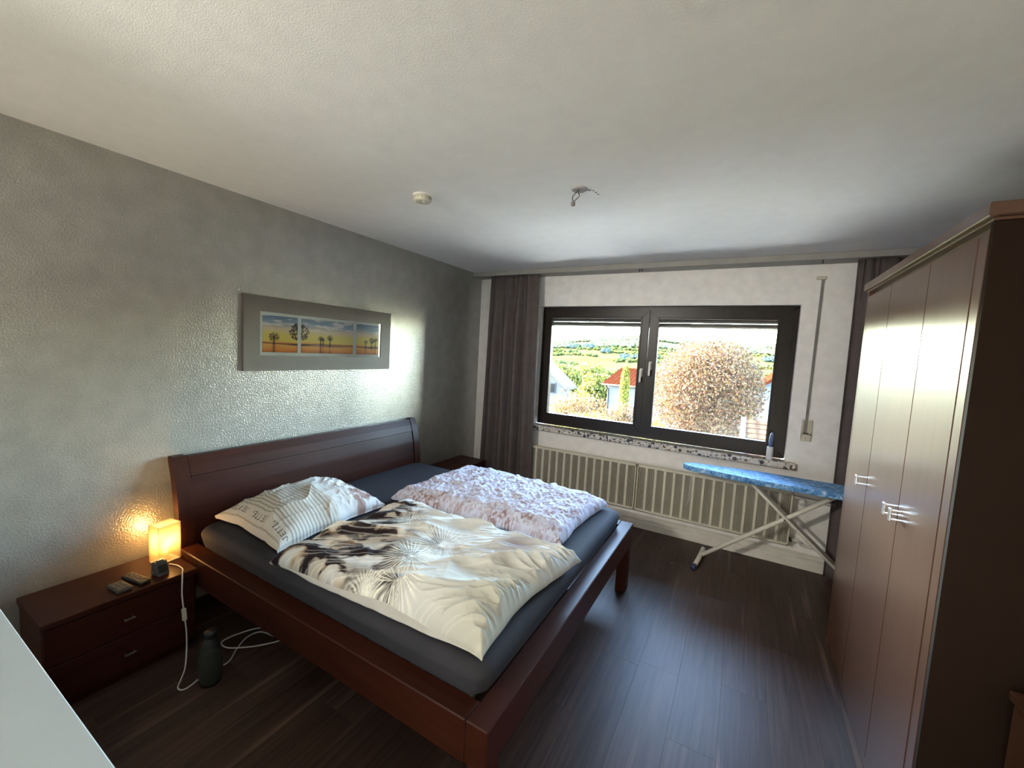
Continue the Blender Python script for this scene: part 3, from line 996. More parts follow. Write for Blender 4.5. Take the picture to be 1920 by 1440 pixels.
def d1_c(u, v, X, Y, h):
    c = np.ones(u.shape + (3,)) * np.array(CREAM)
    # shaded, earthy photographic print near the head end
    al = 0.86 * X + 0.51 * Y; ac = -0.51 * X + 0.86 * Y
    w1 = 0.5 * fbm(X * 6, Y * 6, 1, 3); w2 = 0.5 * fbm(X * 6 + 9, Y * 6, 2, 3)
    n1 = fbm(al * 8 + w1 * 3, ac * 17 + w2 * 3, 3, 5)
    n2 = fbm(al * 10 + 7 + w2 * 4, ac * 20 + 3 + w1 * 4, 5, 5)
    reach = 0.66 - 0.34 * v + 0.22 * (fbm(X * 3, Y * 3, 7, 3) - 0.5)
    head = 1 - sst(reach - 0.26, reach + 0.04, u)
    c = mixc(c, lin((184, 166, 142)), head * sst(0.36, 0.54, n1))
    c = mixc(c, lin((132, 104, 82)), head * sst(0.44, 0.60, n2) * 0.9)
    c = mixc(c, lin((88, 66, 56)), head * sst(0.50, 0.60, n1) * 0.8)
    c = mixc(c, lin((38, 29, 31)), np.clip(head * sst(0.49, 0.57, n2 * 0.6 + n1 * 0.4 + 0.06 * (1 - v)) * 1.1, 0, 1))
    c = mixc(c, lin((208, 200, 184)), head * sst(0.56, 0.66, fbm(al * 9 + 21, ac * 24 + 5, 6, 4)) * 0.7)
    # second dark band under the seed heads in the middle
    for bx, by, br, ty in BURST:
        dx, dy = X - bx, Y - by
        rr_ = np.hypot(dx, dy)
        band = np.exp(-((dx + 0.06) / 0.10) ** 2 - ((dy + 0.0) / 0.07) ** 2) * sst(0.40, 0.60, fbm(X * 13, Y * 13, 2, 3) + 0.06)
        c = mixc(c, lin((50, 43, 42)), np.clip(band * 1.1, 0, 1) * (0.9 if bx < 1.65 else 0.5))
    for bx, by, br, ty in BURST:
        dx, dy = X - bx, Y - by
        rr_ = np.hypot(dx, dy); an = np.arctan2(dy, dx)
        if ty:
            c = mixc(c, lin((238, 238, 226)), np.exp(-(rr_ / (br * 0.42)) ** 2) * 0.95)
        k = 40
        ray = sst(0.55, 0.85, 0.5 + 0.5 * np.cos(an * k / 2 * 2 + 9 * vn(an * 3, rr_ * 0 + bx * 50, 3))) * sst(0.2, 0.5, vn(an * 9, rr_ * 6, 4) + 0.15)
        fade = (1 - sst(br * 0.55, br * 1.1, rr_)) * sst(0.0, 0.012, rr_ + 0.006)
        c = mixc(c, lin((240, 238, 222)), np.clip(ray * fade, 0, 1) * 0.95)
        c = mixc(c, lin((240, 238, 224)), np.exp(-(rr_ / 0.010) ** 2))
    # long pale threads over the whole cloth, olive tint at the foot, a mauve bloom
    al = 0.86 * X + 0.51 * Y; ac = -0.51 * X + 0.86 * Y
    th = ridge(ac * 60 + 3 * fbm(al * 3, ac * 3, 3, 2), al * 1.5, 6) ** 12
    c = mixc(c, lin((244, 243, 232)), th * 0.5)
    c = mixc(c, lin((166, 162, 136)), sst(0.6, 1.0, u) * (1 - sst(0.2, 0.75, v)) * 0.55)
    c = mixc(c, lin((128, 112, 126)), 0.6 * np.exp(-((X - 1.83) / 0.09) ** 2 - ((Y - 1.70) / 0.11) ** 2))
    c = mixc(c, lin((150, 140, 130)), 0.45 * np.exp(-((X - 1.70) / 0.22) ** 2 - ((Y - 1.50) / 0.10) ** 2) * sst(0.4, 0.6, fbm(X * 14, Y * 20, 2, 3)))
    return c
Z0 = MT + 0.018
dv = quilt('duvet', (0.905, 1.046), (2.052, 1.092), (2.098, 1.915), (0.862, 1.945), 380, 300, 0.106, d1_h, d1_c, M['duvet_print'], Z0, bow=0.034, rr=0.10, seed=1)
tag(dv, 'cream and brown duvet printed with dandelion seeds, on the near half of the bed', 'duvet')
# the pale underside folded out along the near edge
bm = bmesh.new()
n = 70
top, bot, inn = [], [], []
for i in range(n):
    t = i / (n - 1)
    x_ = 0.93 + t * 1.10
    y_ = 1.072 + 0.046 * t - 0.024 * math.sin(PI * t) ** 0.5 * float(vn(t * 9, 1.5, 3)) - 0.008 * float(vn(t * 27, 4.5, 2))
    top.append(bm.verts.new((x_, y_, Z0 + 0.005 + 0.008 * float(vn(t * 22, 3.3, 5)))))
    bot.append(bm.verts.new((x_, y_ + 0.004, Z0 - 0.004)))
    inn.append(bm.verts.new((x_, y_ + 0.07, Z0 + 0.020)))
for i in range(n - 1):
    bm.faces.new((top[i], top[i + 1], bot[i + 1], bot[i]))
    bm.faces.new((top[i + 1], top[i], inn[i], inn[i + 1]))
uf = bm_obj('folded_edge', bm, M['cotton_pale'], dv, True)
uf['label'] = 'plain pale underside showing along the near edge'

def d2_h(u, v, X, Y):
    w = 0.03 * (fbm(X * 6, Y * 6, 1, 3) - 0.5)
    a = ridge((X + w) * 11, (Y - w) * 9 + 2, 2) ** 1.5 * 0.016
    b = ridge((X * 0.7 + Y * 0.7 + w) * 24, (X * -0.7 + Y * 0.7) * 17, 3) ** 1.5 * 0.012
    c = ridge(X * 52 + 3 * w * 30, Y * 40, 4) * 0.005
    d = ridge((X + w * 2) * 6.5, (Y + w) * 6, 5) ** 3 * 0.026
    return 0.55 * (a + b + d) + c * 1.5 - 0.016
def d2_c(u, v, X, Y, h):
    c = np.ones(u.shape + (3,)) * np.array(lin((198, 200, 213)))
    n1 = fbm(X * 95, Y * 95, 2, 3)
    n2 = fbm(X * 10, Y * 10, 5, 3)
    c = mixc(c, lin((150, 120, 118)), sst(0.58, 0.68, n1) * 0.55)
    c = mixc(c, lin((176, 160, 176)), sst(0.56, 0.66, fbm(X * 45 + 9, Y * 45, 4, 3)) * 0.5)
    c = mixc(c, lin((136, 96, 80)), sst(0.48, 0.60, n1) * sst(0.55, 0.68, n2) * 0.75)
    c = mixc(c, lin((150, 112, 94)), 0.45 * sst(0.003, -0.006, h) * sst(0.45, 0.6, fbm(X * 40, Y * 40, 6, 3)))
    return c
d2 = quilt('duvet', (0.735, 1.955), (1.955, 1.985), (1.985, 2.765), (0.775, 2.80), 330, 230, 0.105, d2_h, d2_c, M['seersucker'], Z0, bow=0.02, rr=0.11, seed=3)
tag(d2, 'white crinkled duvet with small mauve floral print, folded on the window half of the bed', 'duvet')

# pillow: stripes, a printed border reading JETTE(R) upside down
GL = {'J': ['00111', '00010', '00010', '00010', '00010', '10010', '01100'], 'E': ['11111', '10000', '10000', '11110', '10000', '10000', '11111'],
      'T': ['11111', '00100', '00100', '00100', '00100', '00100', '00100'], 'r': ['01110', '10001', '11101', '11011', '11101', '10001', '01110']}
def p_h(u, v, X, Y):
    a = ridge(X * 7 + 2 * fbm(X * 5, Y * 5, 2, 2), Y * 5, 1) ** 2 * 0.020
    right = sst(0.45, 0.75, v)
    b = right * ridge((X + Y) * 15, (Y - X) * 12, 3) ** 1.5 * 0.016
    c = ridge(X * 26, Y * 9, 4) ** 2 * 0.005 + right * 0.005 * ridge(X * 40, Y * 40, 5)
    d = ridge((X * 0.5 + Y) * 9 + 2 * fbm(X * 4, Y * 4, 6, 2), X * 5 - Y * 2, 2) ** 4 * 0.020
    return 0.55 * (a * 0.8 + b * 1.2 + d) + c * 1.0 - 0.012
def p_c(u, v, X, Y, h):
    # u runs away from the headboard, v from the near edge towards the window
    c = np.ones(u.shape + (3,)) * np.array(lin((206, 201, 190)))
    s = (v - 0.105 + 0.004 * (fbm(u * 6, v * 6, 3, 2) - 0.5)) / 0.030
    st = sst(0.50, 0.62, s % 1.0) * (1 - sst(0.90, 1.0, s % 1.0)) * (s > 0.2) * (1 - sst(0.46, 0.62, v + 0.14 * (fbm(u * 5, v * 5, 2, 2) - 0.5)))
    c = mixc(c, lin((142, 136, 128)), st * 0.75)
    c = mixc(c, lin((206, 206, 208)), sst(0.5, 0.6, v) * 0.6)
    c = mixc(c, lin((140, 104, 92)), sst(0.72, 0.86, v + 0.2 * (u - 0.5)) * sst(0.46, 0.58, fbm(X * 22, Y * 22, 5, 3)) * 0.85)
    c = mixc(c, lin((156, 146, 128)), ((v > 0.012) & (v < 0.022)) * 0.7)
    # letters: text direction -u, letter up direction -v
    Lu, Lv = 0.66, 0.78
    px = 0.0045
    word = 'JETTEr'
    for start, fa in ((0.99, 1.0), (0.655, 1.0), (0.33, 1.0)):
        xx = start * Lu - u * Lu          # along reading direction
        yy = 0.092 * Lv - v * Lv + 0.0    # up from baseline
        pos = 0.0
        for ch in word:
            sc = px * (0.45 if ch == 'r' else 1.0)
            gx = np.floor((xx - pos) / sc).astype(int); gy = np.floor(yy / sc).astype(int)
            ok = (gx >= 0) & (gx < 5) & (gy >= 0) & (gy < 7)
            tab = np.array([[int(q) for q in row] for row in GL[ch]])
            val = tab[6 - np.clip(gy, 0, 6), np.clip(gx, 0, 4)] * ok
            c = mixc(c, lin((70, 60, 58)), val * 0.9 * fa)
            pos += sc * 6.6
    return c
pw = quilt('pillow', (0.190, 1.150), (0.845, 1.120), (0.800, 1.845), (0.185, 1.880), 300, 340, 0.145, p_h, p_c, M['pillow_print'], Z0, bow=0.03, rr=0.24, seed=5, edge=0.018)
tag(pw, 'cream pillow with grey stripes and printed letters, leaning by the headboard', 'pillow')

# ------------------------------------------------------------------ bedside tables
def nightstand(y0, y1, label, x1=0.362):
    t = thing('nightstand', label, 'nightstand', (x1 / 2, (y0 + y1) / 2, 0), 'cherry wood bedside tables')
    bx = 0.02
    box('tabletop', (bx, y0, 0.402), (x1, y1, 0.430), M['cherry'], t, 0.003)
    box('side_panel', (bx, y0 + 0.008, 0.05), (x1 - 0.022, y0 + 0.026, 0.401), M['cherry_z'], t, 0.001)
    box('side_panel', (bx, y1 - 0.026, 0.05), (x1 - 0.022, y1 - 0.008, 0.401), M['cherry_z'], t, 0.001)
    box('back_panel', (bx, y0 + 0.027, 0.06), (bx + 0.008, y1 - 0.027, 0.400), M['cherry_z'], t, 0)
    box('bottom_panel', (bx + 0.009, y0 + 0.027, 0.055), (x1 - 0.03, y1 - 0.027, 0.075), M['cherry'], t, 0)
    box('plinth', (bx + 0.02, y0 + 0.02, 0.0), (x1 - 0.05, y1 - 0.02, 0.049), M['cherry'], t, 0.001)
    for z0, z1 in ((0.232, 0.396), (0.062, 0.228)):
        d = box('drawer', (x1 - 0.040, y0 + 0.010, z0), (x1 - 0.008, y1 - 0.010, z1), M['cherry'], t, 0.002)
        yc = (y0 + y1) / 2
        zc = (z0 + z1) / 2
        boxes('drawer_handle', [((x1 - 0.0085, yc - 0.018, zc - 0.003), (x1 + 0.014, yc - 0.012, zc + 0.003)), ((x1 - 0.0085, yc + 0.012, zc - 0.003), (x1 + 0.014, yc + 0.018, zc + 0.003)),
                                ((x1 + 0.010, yc - 0.021, zc - 0.004), (x1 + 0.016, yc + 0.021, zc + 0.004))], M['dull_metal'], d, 0.0015)
    return t
nightstand(0.448, 0.994, 'low dark cherry bedside table carrying the glowing lamp and remotes')
nightstand(3.165, 3.715, 'low dark cherry bedside table in the corner beside the left curtain')

# ------------------------------------------------------------------ lamp
ang = math.atan2(0.989 - 0.898, 0.196 - 0.193)          # long side direction
A_ = Vector((0.114, 0.871, 0.4305)); B_ = Vector((0.196, 0.885, 0.4305)); C_ = Vector((0.200, 0.985, 0.4305))
lc = Vector((0.150, 0.936, 0.4305))
lamp = thing('table_lamp', 'glowing frosted glass cuboid lamp on the near bedside table', 'lamp', lc)
rot = Matrix.Translation(lc) @ Matrix.Rotation(math.radians(9), 4, 'Z')
hw, hd, ht, th = 0.041, 0.052, 0.205, 0.004
bm = bmesh.new()
for lo, hi in (((-hw, -hd, 0.006), (-hw + th, hd, ht)), ((hw - th, -hd, 0.006), (hw, hd, ht)), ((-hw + th, -hd, 0.006), (hw - th, -hd + th, ht)), ((-hw + th, hd - th, 0.006), (hw - th, hd, ht))):
    add_box(bm, lo, hi, 0.001, M=rot)
sh = bm_obj('lamp_shade', bm, M['frosted'], lamp)
box('base', (-hw + 0.003, -hd + 0.003, 0.0), (hw - 0.003, hd - 0.003, 0.006), M['white_plastic'], lamp, 0.001, M=rot)
lathe('socket', [(0.012, 0.006), (0.014, 0.03), (0.011, 0.045), (0.0, 0.045)], lc, M['white_plastic'], lamp, 16)
bl = lathe('bulb', [(0.009, 0.046), (0.016, 0.066), (0.018, 0.080), (0.013, 0.094), (0.0, 0.100)], lc, M['bulb'], lamp, 16)
bl['label'] = 'lit warm bulb'
ll = bpy.data.lights.new('lamp_light', 'POINT')
ll.energy = 12.0
ll.color = (1.0, 0.60, 0.25)
ll.shadow_soft_size = 0.022
llo = bpy.data.objects.new('lamp_light', ll)
link(llo, lamp)
llo.location = (0, 0, 0.115)
cpts = [(0.212, 0.930, 0.4335), (0.262, 0.945, 0.4345), (0.320, 0.945, 0.4345), (0.362, 0.928, 0.432), (0.392, 0.915, 0.405), (0.402, 0.910, 0.34), (0.415, 0.912, 0.25), (0.43, 0.915, 0.16),
        (0.455, 0.905, 0.075), (0.50, 0.880, 0.022), (0.545, 0.845, 0.006), (0.585, 0.818, 0.005), (0.615, 0.826, 0.005), (0.615, 0.862, 0.005), (0.590, 0.930, 0.005),
        (0.605, 0.985, 0.005), (0.600, 1.03, 0.005), (0.545, 1.09, 0.005), (0.50, 1.165, 0.005), (0.515, 1.225, 0.005), (0.60, 1.245, 0.005), (0.665, 1.25, 0.005), (0.635, 1.19, 0.006), (0.585, 1.12, 0.012), (0.50, 1.068, 0.006), (0.435, 1.068, 0.005),
        (0.425, 1.11, 0.005), (0.445, 1.18, 0.005), (0.475, 1.235, 0.005), (0.52, 1.25, 0.012), (0.60, 1.265, 0.010), (0.70, 1.30, 0.005), (0.80, 1.36, 0.005)]
cd = tube('cord', smooth_path(cpts, 7), 0.0033, M['wire_white'], lamp, 8)
sw = Matrix.Translation((0.4165, 0.912, 0.245)) @ Matrix.Rotation(math.radians(-10), 4, 'Y')
box('cord_switch', (-0.009, -0.0095, -0.030), (0.009, 0.0095, 0.030), M['cream_plastic'], lamp, 0.005, 2, M=sw)

# ------------------------------------------------------------------ small things on the near bedside table
def remote(label, cx, cyy, ang, L, W, rows, cols, col_mat, key_mat, wedge=0.0):
    T_ = Matrix.Translation((cx, cyy, 0.4305)) @ Matrix.Rotation(ang, 4, 'Z')
    t = thing('remote_control', label, 'remote control', (cx, cyy, 0.4305))
    box('case', (-L / 2, -W / 2, 0.0), (L / 2, W / 2, 0.017), col_mat, t, 0.005, 2, M=T_)
    bm = bmesh.new()
    for r in range(rows):
        for c in range(cols):
            if (r * 7 + c * 3) % 11 == 0:
                continue
            x0 = -L / 2 + 0.010 + (L - 0.020) * (r + 0.12) / rows
            x1 = -L / 2 + 0.010 + (L - 0.020) * (r + 0.80) / rows
            y0 = -W / 2 + 0.005 + (W - 0.010) * (c + 0.12) / cols
            y1 = -W / 2 + 0.005 + (W - 0.010) * (c + 0.86) / cols
            add_box(bm, (x0, y0, 0.0165), (x1, y1, 0.0192), 0.0006, M=T_)
    k = bm_obj('keypad', bm, key_mat, t); k['kind'] = 'stuff'
    return t
M['remote_body'] = plain('black_remote_case', (0.030, 0.026, 0.022), 0.4)
M['remote_grey'] = plain('grey_remote_case', (0.07, 0.065, 0.058), 0.4, 0.4)
M['keys'] = plain('grey_keys', (0.15, 0.13, 0.10), 0.3, 0.6)
M['keys_dark'] = plain('dark_keys', (0.14, 0.13, 0.11), 0.4)
remote('long black remote control with many small keys, beside the glowing lamp', 0.258, 0.782, math.radians(10), 0.150, 0.046, 8, 4, M['remote_body'], M['keys'])
remote('short wide grey remote control lying nearest the front of the bedside table', 0.284, 0.715, math.radians(5), 0.105, 0.056, 4, 3, M['remote_grey'], M['keys_dark'])
ck = thing('alarm_clock', 'small grey wedge-shaped alarm clock standing before the glowing lamp', 'clock', (0.275, 0.870, 0.4305))
T_ = Matrix.Translation((0.277, 0.868, 0.4305)) @ Matrix.Rotation(math.radians(8), 4, 'Z')
bm = bmesh.new()
poly = [(-0.026, 0.0), (0.034, 0.0), (0.010, 0.066), (-0.016, 0.070), (-0.020, 0.060)]
v0 = [bm.verts.new(T_ @ Vector((p[0], -0.026, p[1]))) for p in poly]
v1 = [bm.verts.new(T_ @ Vector((p[0], 0.026, p[1]))) for p in poly]
bm.faces.new(v0); bm.faces.new(v1[::-1])
for i in range(5):
    bm.faces.new((v0[i], v1[i], v1[(i + 1) % 5], v0[(i + 1) % 5]))
bmesh.ops.bevel(bm, geom=list(bm.edges), offset=0.004, segments=2, affect='EDGES')
M['clock'] = plain('grey_clock_plastic', (0.085, 0.082, 0.08), 0.4)
bm_obj('clock_body', bm, M['clock'], ck)
Ts = T_ @ Matrix.Translation((0.0230, 0, 0.0330)) @ Matrix.Rotation(math.radians(-20), 4, 'Y')
box('display', (-0.001, -0.019, -0.018), (0.0012, 0.019, 0.018), M['remote_body'], ck, 0.0008, M=Ts)
box('snooze_button', (-0.012, -0.014, 0.0665), (0.005, 0.014, 0.0725), M['clock'], ck, 0.002, M=T_)
lathe('crown_knob', [(0.0, -0.0285), (0.005, -0.0285), (0.005, -0.0255), (0.0, -0.0255)], (0.277, 0.868, 0.4505), M['keys_dark'], ck, 10, axis='y')

# bottle on the floor
bo = thing('bottle', 'clear glass bottle with dark cap standing on the floor near the bed', 'bottle', (0.665, 0.915, 0.0))
lathe('glass_body', [(0.0, 0.001), (0.032, 0.001), (0.042, 0.006), (0.047, 0.03), (0.050, 0.075), (0.050, 0.11), (0.046, 0.15), (0.037, 0.185), (0.028, 0.21), (0.024, 0.228), (0.021, 0.228), (0.025, 0.205), (0.034, 0.182), (0.043, 0.148), (0.047, 0.11), (0.047, 0.075), (0.044, 0.03), (0.038, 0.01), (0.0, 0.008)], (0.665, 0.915, 0.0005), M['bottle'], bo, 32)
M['water'] = plain('milky_water', (0.16, 0.165, 0.145), 0.3)
lathe('water', [(0.0, 0.010), (0.037, 0.011), (0.0425, 0.03), (0.0455, 0.075), (0.0455, 0.11), (0.043, 0.135), (0.0, 0.135)], (0.665, 0.915, 0.0005), M['water'], bo, 28)
lathe('bottle_cap', [(0.0, 0.229), (0.026, 0.229), (0.0275, 0.233), (0.0275, 0.254), (0.024, 0.259), (0.0, 0.259)], (0.665, 0.915, 0.0005), M['black'], bo, 24)

# ------------------------------------------------------------------ picture on the left wall
pc = thing('picture', 'wide taupe-framed picture of trees by a lake above the bed headboard', 'picture', (0.0, 1.99, 1.66))
ring_bm = bmesh.new()
def yz_ring(name, y0, y1, z0, z1, iy0, iy1, iz0, iz1, x0, x1, mat, parent, bevel=0.002):
    bm = bmesh.new()
    pr = [(y0, z0), (y1, z0), (y1, z1), (y0, z1)]; inn = [(iy0, iz0), (iy1, iz0), (iy1, iz1), (iy0, iz1)]
    for i in range(4):
        j = (i + 1) % 4
        pts = [pr[i], pr[j], inn[j], inn[i]]
        a = [bm.verts.new((x0, p[0], p[1])) for p in pts]; b = [bm.verts.new((x1, p[0], p[1])) for p in pts]
        bm.faces.new(a); bm.faces.new(b[::-1])
        for k in range(4):
            bm.faces.new((a[k], b[k], b[(k + 1) % 4], a[(k + 1) % 4]))
    bmesh.ops.remove_doubles(bm, verts=bm.verts, dist=1e-5)
    return bm_obj(name, bm, mat, parent)
ring_bm.free()
yz_ring('picture_frame', 1.389, 2.590, 1.419, 1.899, 1.488, 2.487, 1.518, 1.800, 0.001, 0.024, M['pic_frame'], pc)
box('mat_board', (0.002, 1.485, 1.515), (0.014, 2.490, 1.803), M['passepartout'], pc, 0)
# three photographic prints cut from one lakeside panorama
PY0, PY1, PZ0, PZ1 = 1.507, 2.468, 1.540, 1.780
NYP, NZP = 620, 156
yy, zz = np.meshgrid(np.linspace(0, 1, NYP), np.linspace(0, 1, NZP), indexing='ij')
pan = np.zeros((NYP, NZP, 3))
stops = [(0.0, (150, 84, 30)), (0.10, (206, 128, 48)), (0.24, (226, 156, 78)), (0.27, (200, 130, 60)), (0.32, (238, 176, 78)), (0.52, (230, 180, 96)), (0.66, (196, 176, 140)), (0.82, (128, 146, 152)), (1.0, (92, 116, 134))]
zc = np.array([s[0] for s in stops])
for k in range(3):
    pan[..., k] = np.interp(zz + 0.05 * (fbm(yy * 9, zz * 5, 2, 3) - 0.5), zc, [lin(s[1])[k] for s in stops])
pan = mixc(pan, lin((226, 214, 190)), sst(0.5, 0.7, fbm(yy * 10, zz * 16, 4, 4)) * sst(0.5, 0.8, zz) * 0.6)
bank = np.exp(-((zz - 0.255 + 0.012 * np.sin(yy * 9)) / 0.016) ** 2) + np.exp(-((zz - 0.22) / 0.022) ** 2) * (np.exp(-((yy - 0.27) / 0.10) ** 2) + np.exp(-((yy - 0.52) / 0.15) ** 2) + np.exp(-((yy - 0.93) / 0.08) ** 2))
pan = mixc(pan, lin((34, 24, 20)), np.clip(bank, 0, 1))
asp = (PY1 - PY0) / (PZ1 - PZ0)
rs = np.random.RandomState(12)
def blot(cy0, cz0, r, dens):
    d = np.hypot((yy - cy0) * asp, zz - cz0)
    return (d < r) * 1.0
for (ty, th_, cr) in ((0.078, 0.52, 0.13), (0.263, 0.80, 0.27), (0.435, 0.50, 0.085), (0.455, 0.46, 0.06), (0.515, 0.54, 0.095), (0.862, 0.48, 0.07), (0.925, 0.55, 0.11), (0.968, 0.56, 0.08)):
    trunk = (np.abs(yy - ty) * asp < 0.012 + 0.02 * np.exp(-(zz - 0.24) * 20)) & (zz > 0.22) & (zz < th_ - cr * 0.5)
    pan = mixc(pan, lin((38, 26, 22)), trunk * 1.0)
    for q in range(230):
        a, rr_ = rs.rand() * 2 * PI, cr * rs.rand() ** 0.62
        b = blot(ty + rr_ * math.cos(a) / asp * 1.15, th_ - cr + rr_ * math.sin(a) * 0.9 + cr * 0.25, cr * (0.03 + 0.085 * rs.rand()), 1)
        pan = mixc(pan, lin((44, 32, 24)), b * 0.8)
    refl = np.exp(-((yy - ty) * asp / (cr * 0.35)) ** 2) * (zz < 0.22) * sst(0.3, 0.6, vn(yy * 160, zz * 9, 3) + 0.2)
    pan = mixc(pan, lin((70, 40, 22)), np.clip(refl, 0, 1) * 0.75)
for (y0, y1) in ((1.507, 1.747), (1.772, 2.210), (2.240, 2.466)):
    i0 = int(round((y0 - PY0) / (PY1 - PY0) * (NYP - 1))); i1 = int(round((y1 - PY0) / (PY1 - PY0) * (NYP - 1)))
    ii = np.arange(i0, i1 + 1); n1 = len(ii)
    gy = np.linspace(y0, y1, n1)[:, None] * np.ones((1, NZP)); gz = np.linspace(PZ0, PZ1, NZP)[None, :] * np.ones((n1, 1))
    V = np.stack([np.full_like(gy, 0.0155), gy, gz], -1).reshape(-1, 3)
    C = np.clip(pan[i0:i1 + 1] * np.array([1.75, 1.62, 1.95]), 0, 0.95).reshape(-1, 3)
    idx = np.arange(n1 * NZP).reshape(n1, NZP)
    F = np.stack([idx[:-1, :-1], idx[1:, :-1], idx[1:, 1:], idx[:-1, 1:]], -1).reshape(-1, 4).tolist()
    bd = np.r_[idx[:, 0], idx[-1, 1:], idx[-2::-1, -1], idx[0, -2:0:-1]]
    low = V[bd].copy(); low[:, 0] = 0.0142
    o0 = len(V)
    V = np.concatenate([V, low]); C = np.concatenate([C, C[bd]])
    for i in range(len(bd)):
        F.append((int(bd[i]), int(o0 + i), int(o0 + (i + 1) % len(bd)), int(bd[(i + 1) % len(bd)])))
    mesh_obj('photo_print', V, F, M['print'], pc, False, None, C)
box('glass_pane', (0.0175, 1.489, 1.519), (0.0190, 2.486, 1.799), M['pane'], pc, 0)

# ------------------------------------------------------------------ ceiling fittings
sm = thing('smoke_detector', 'round cream smoke detector on the ceiling above the bed', 'smoke detector', (1.055, 1.81, H))
lathe('mounting_plate', [(0.0, -0.0085), (0.052, -0.0085), (0.054, -0.006), (0.054, -0.0005), (0.0, -0.0005)], (1.055, 1.81, H), M['white_plastic'], sm, 36)
lathe('detector_body', [(0.0, -0.040), (0.030, -0.040), (0.043, -0.037), (0.050, -0.030), (0.050, -0.009), (0.0, -0.009)], (1.055, 1.81, H), M['cream_plastic'], sm, 36)
bm = bmesh.new()
for k in range(14):
    a = 2 * PI * k / 14
    T_ = Matrix.Translation((1.055, 1.81, H - 0.021)) @ Matrix.Rotation(a, 4, 'Z')
    add_box(bm, (0.0495, -0.006, -0.0015), (0.0507, 0.006, 0.0015), 0, M=T_)
k_ = bm_obj('vent_slots', bm, M['belt'], sm); k_['kind'] = 'stuff'
lathe('test_button', [(0.0, -0.0425), (0.007, -0.0425), (0.008, -0.0395), (0.0, -0.0395)], (1.075, 1.80, H), M['white_plastic'], sm, 14)

jx, jy = 1.905, 2.045
ju = thing('ceiling_outlet', 'bare lamp outlet on the ceiling with two loose wires hanging down', 'ceiling outlet', (jx, jy, H))
M['plaster'] = plain('grey_plaster_patch', (0.36, 0.33, 0.32), 0.9)
lathe('outlet_cup', [(0.0, -0.005), (0.022, -0.006), (0.034, -0.010), (0.040, -0.006), (0.042, -0.0005), (0.0, -0.0005)], (jx, jy, H), M['plaster'], ju, 22)
tube('wire', smooth_path([(jx - 0.004, jy - 0.004, H - 0.006), (jx - 0.010, jy - 0.01, H - 0.020), (jx - 0.026, jy - 0.012, H - 0.036), (jx - 0.030, jy - 0.012, H - 0.050), (jx - 0.024, jy - 0.012, H - 0.066)], 5), 0.0022, M['wire_dark'], ju, 6)
tube('wire', smooth_path([(jx + 0.004, jy - 0.004, H - 0.006), (jx + 0.000, jy - 0.008, H - 0.024), (jx + 0.008, jy - 0.012, H - 0.040), (jx - 0.006, jy - 0.012, H - 0.054), (jx - 0.022, jy - 0.012, H - 0.066)], 5), 0.0022, M['wire_dark'], ju, 6)
M['terminal'] = plain('brown_terminal', (0.14, 0.11, 0.08), 0.5)
boxes('terminal_block', [((jx - 0.033, jy - 0.018, H - 0.088), (jx - 0.015, jy - 0.006, H - 0.066))], M['terminal'], ju, 0.002)
tube('loose_lead', smooth_path([(jx + 0.018, jy + 0.01, H - 0.004), (jx + 0.036, jy + 0.012, H - 0.008), (jx + 0.045, jy + 0.02, H - 0.006), (jx + 0.050, jy + 0.035, H - 0.003)], 4), 0.0022, M['wire_dark'], ju, 6)
for (dx, dy) in ((0.058, 0.050), (0.064, 0.075), (0.066, 0.105)):
    lathe('drill_hole', [(0.0, -0.0012), (0.005, -0.0012), (0.006, -0.0004), (0.0, -0.0004)], (jx + dx, jy + dy, H), M['black'], ju, 10)

# ------------------------------------------------------------------ wardrobe
WX = 3.290
wd = thing('wardrobe', 'tall dark brown veneered wardrobe with three doors and chrome handles', 'wardrobe', (3.6, 2.33, 0))
WYa, WYb = 1.667, 2.998
box('side_panel', (WX + 0.001, WYa, 0.0), (3.90, WYa + 0.022, 2.068), M['wardrobe_shaded_side'], wd, 0.002)
box('side_panel', (WX, WYb - 0.022, 0.0), (3.90, WYb, 2.068), M['wardrobe'], wd, 0.002)
box('back_panel', (3.888, WYa + 0.023, 0.03), (3.899, WYb - 0.023, 2.06), M['wardrobe_dark'], wd, 0)
box('top_panel', (WX + 0.022, WYa + 0.023, 2.046), (3.887, WYb - 0.023, 2.068), M['wardrobe'], wd, 0)
box('bottom_panel', (WX + 0.022, WYa + 0.023, 0.05), (3.887, WYb - 0.023, 0.07), M['wardrobe'], wd, 0)
box('plinth', (WX + 0.006, WYa + 0.023, 0.0), (WX + 0.024, WYb - 0.023, 0.049), M['wardrobe'], wd, 0.001)
box('stile', (WX, WYa + 0.0225, 0.0505), (WX + 0.02, 1.744, 2.045), M['wardrobe'], wd, 0.002)
box('stile', (WX, 2.949, 0.0505), (WX + 0.02, WYb - 0.0225, 2.045), M['wardrobe'], wd, 0.002)
box('cornice', (WX - 0.018, WYa - 0.018, 2.078), (3.905, WYb + 0.012, 2.116), M['wardrobe'], wd, 0.003)
box('cornice_fillet', (WX - 0.004, WYa - 0.004, 2.0685), (3.902, WYb + 0.002, 2.0775), M['wardrobe'], wd, 0.001)
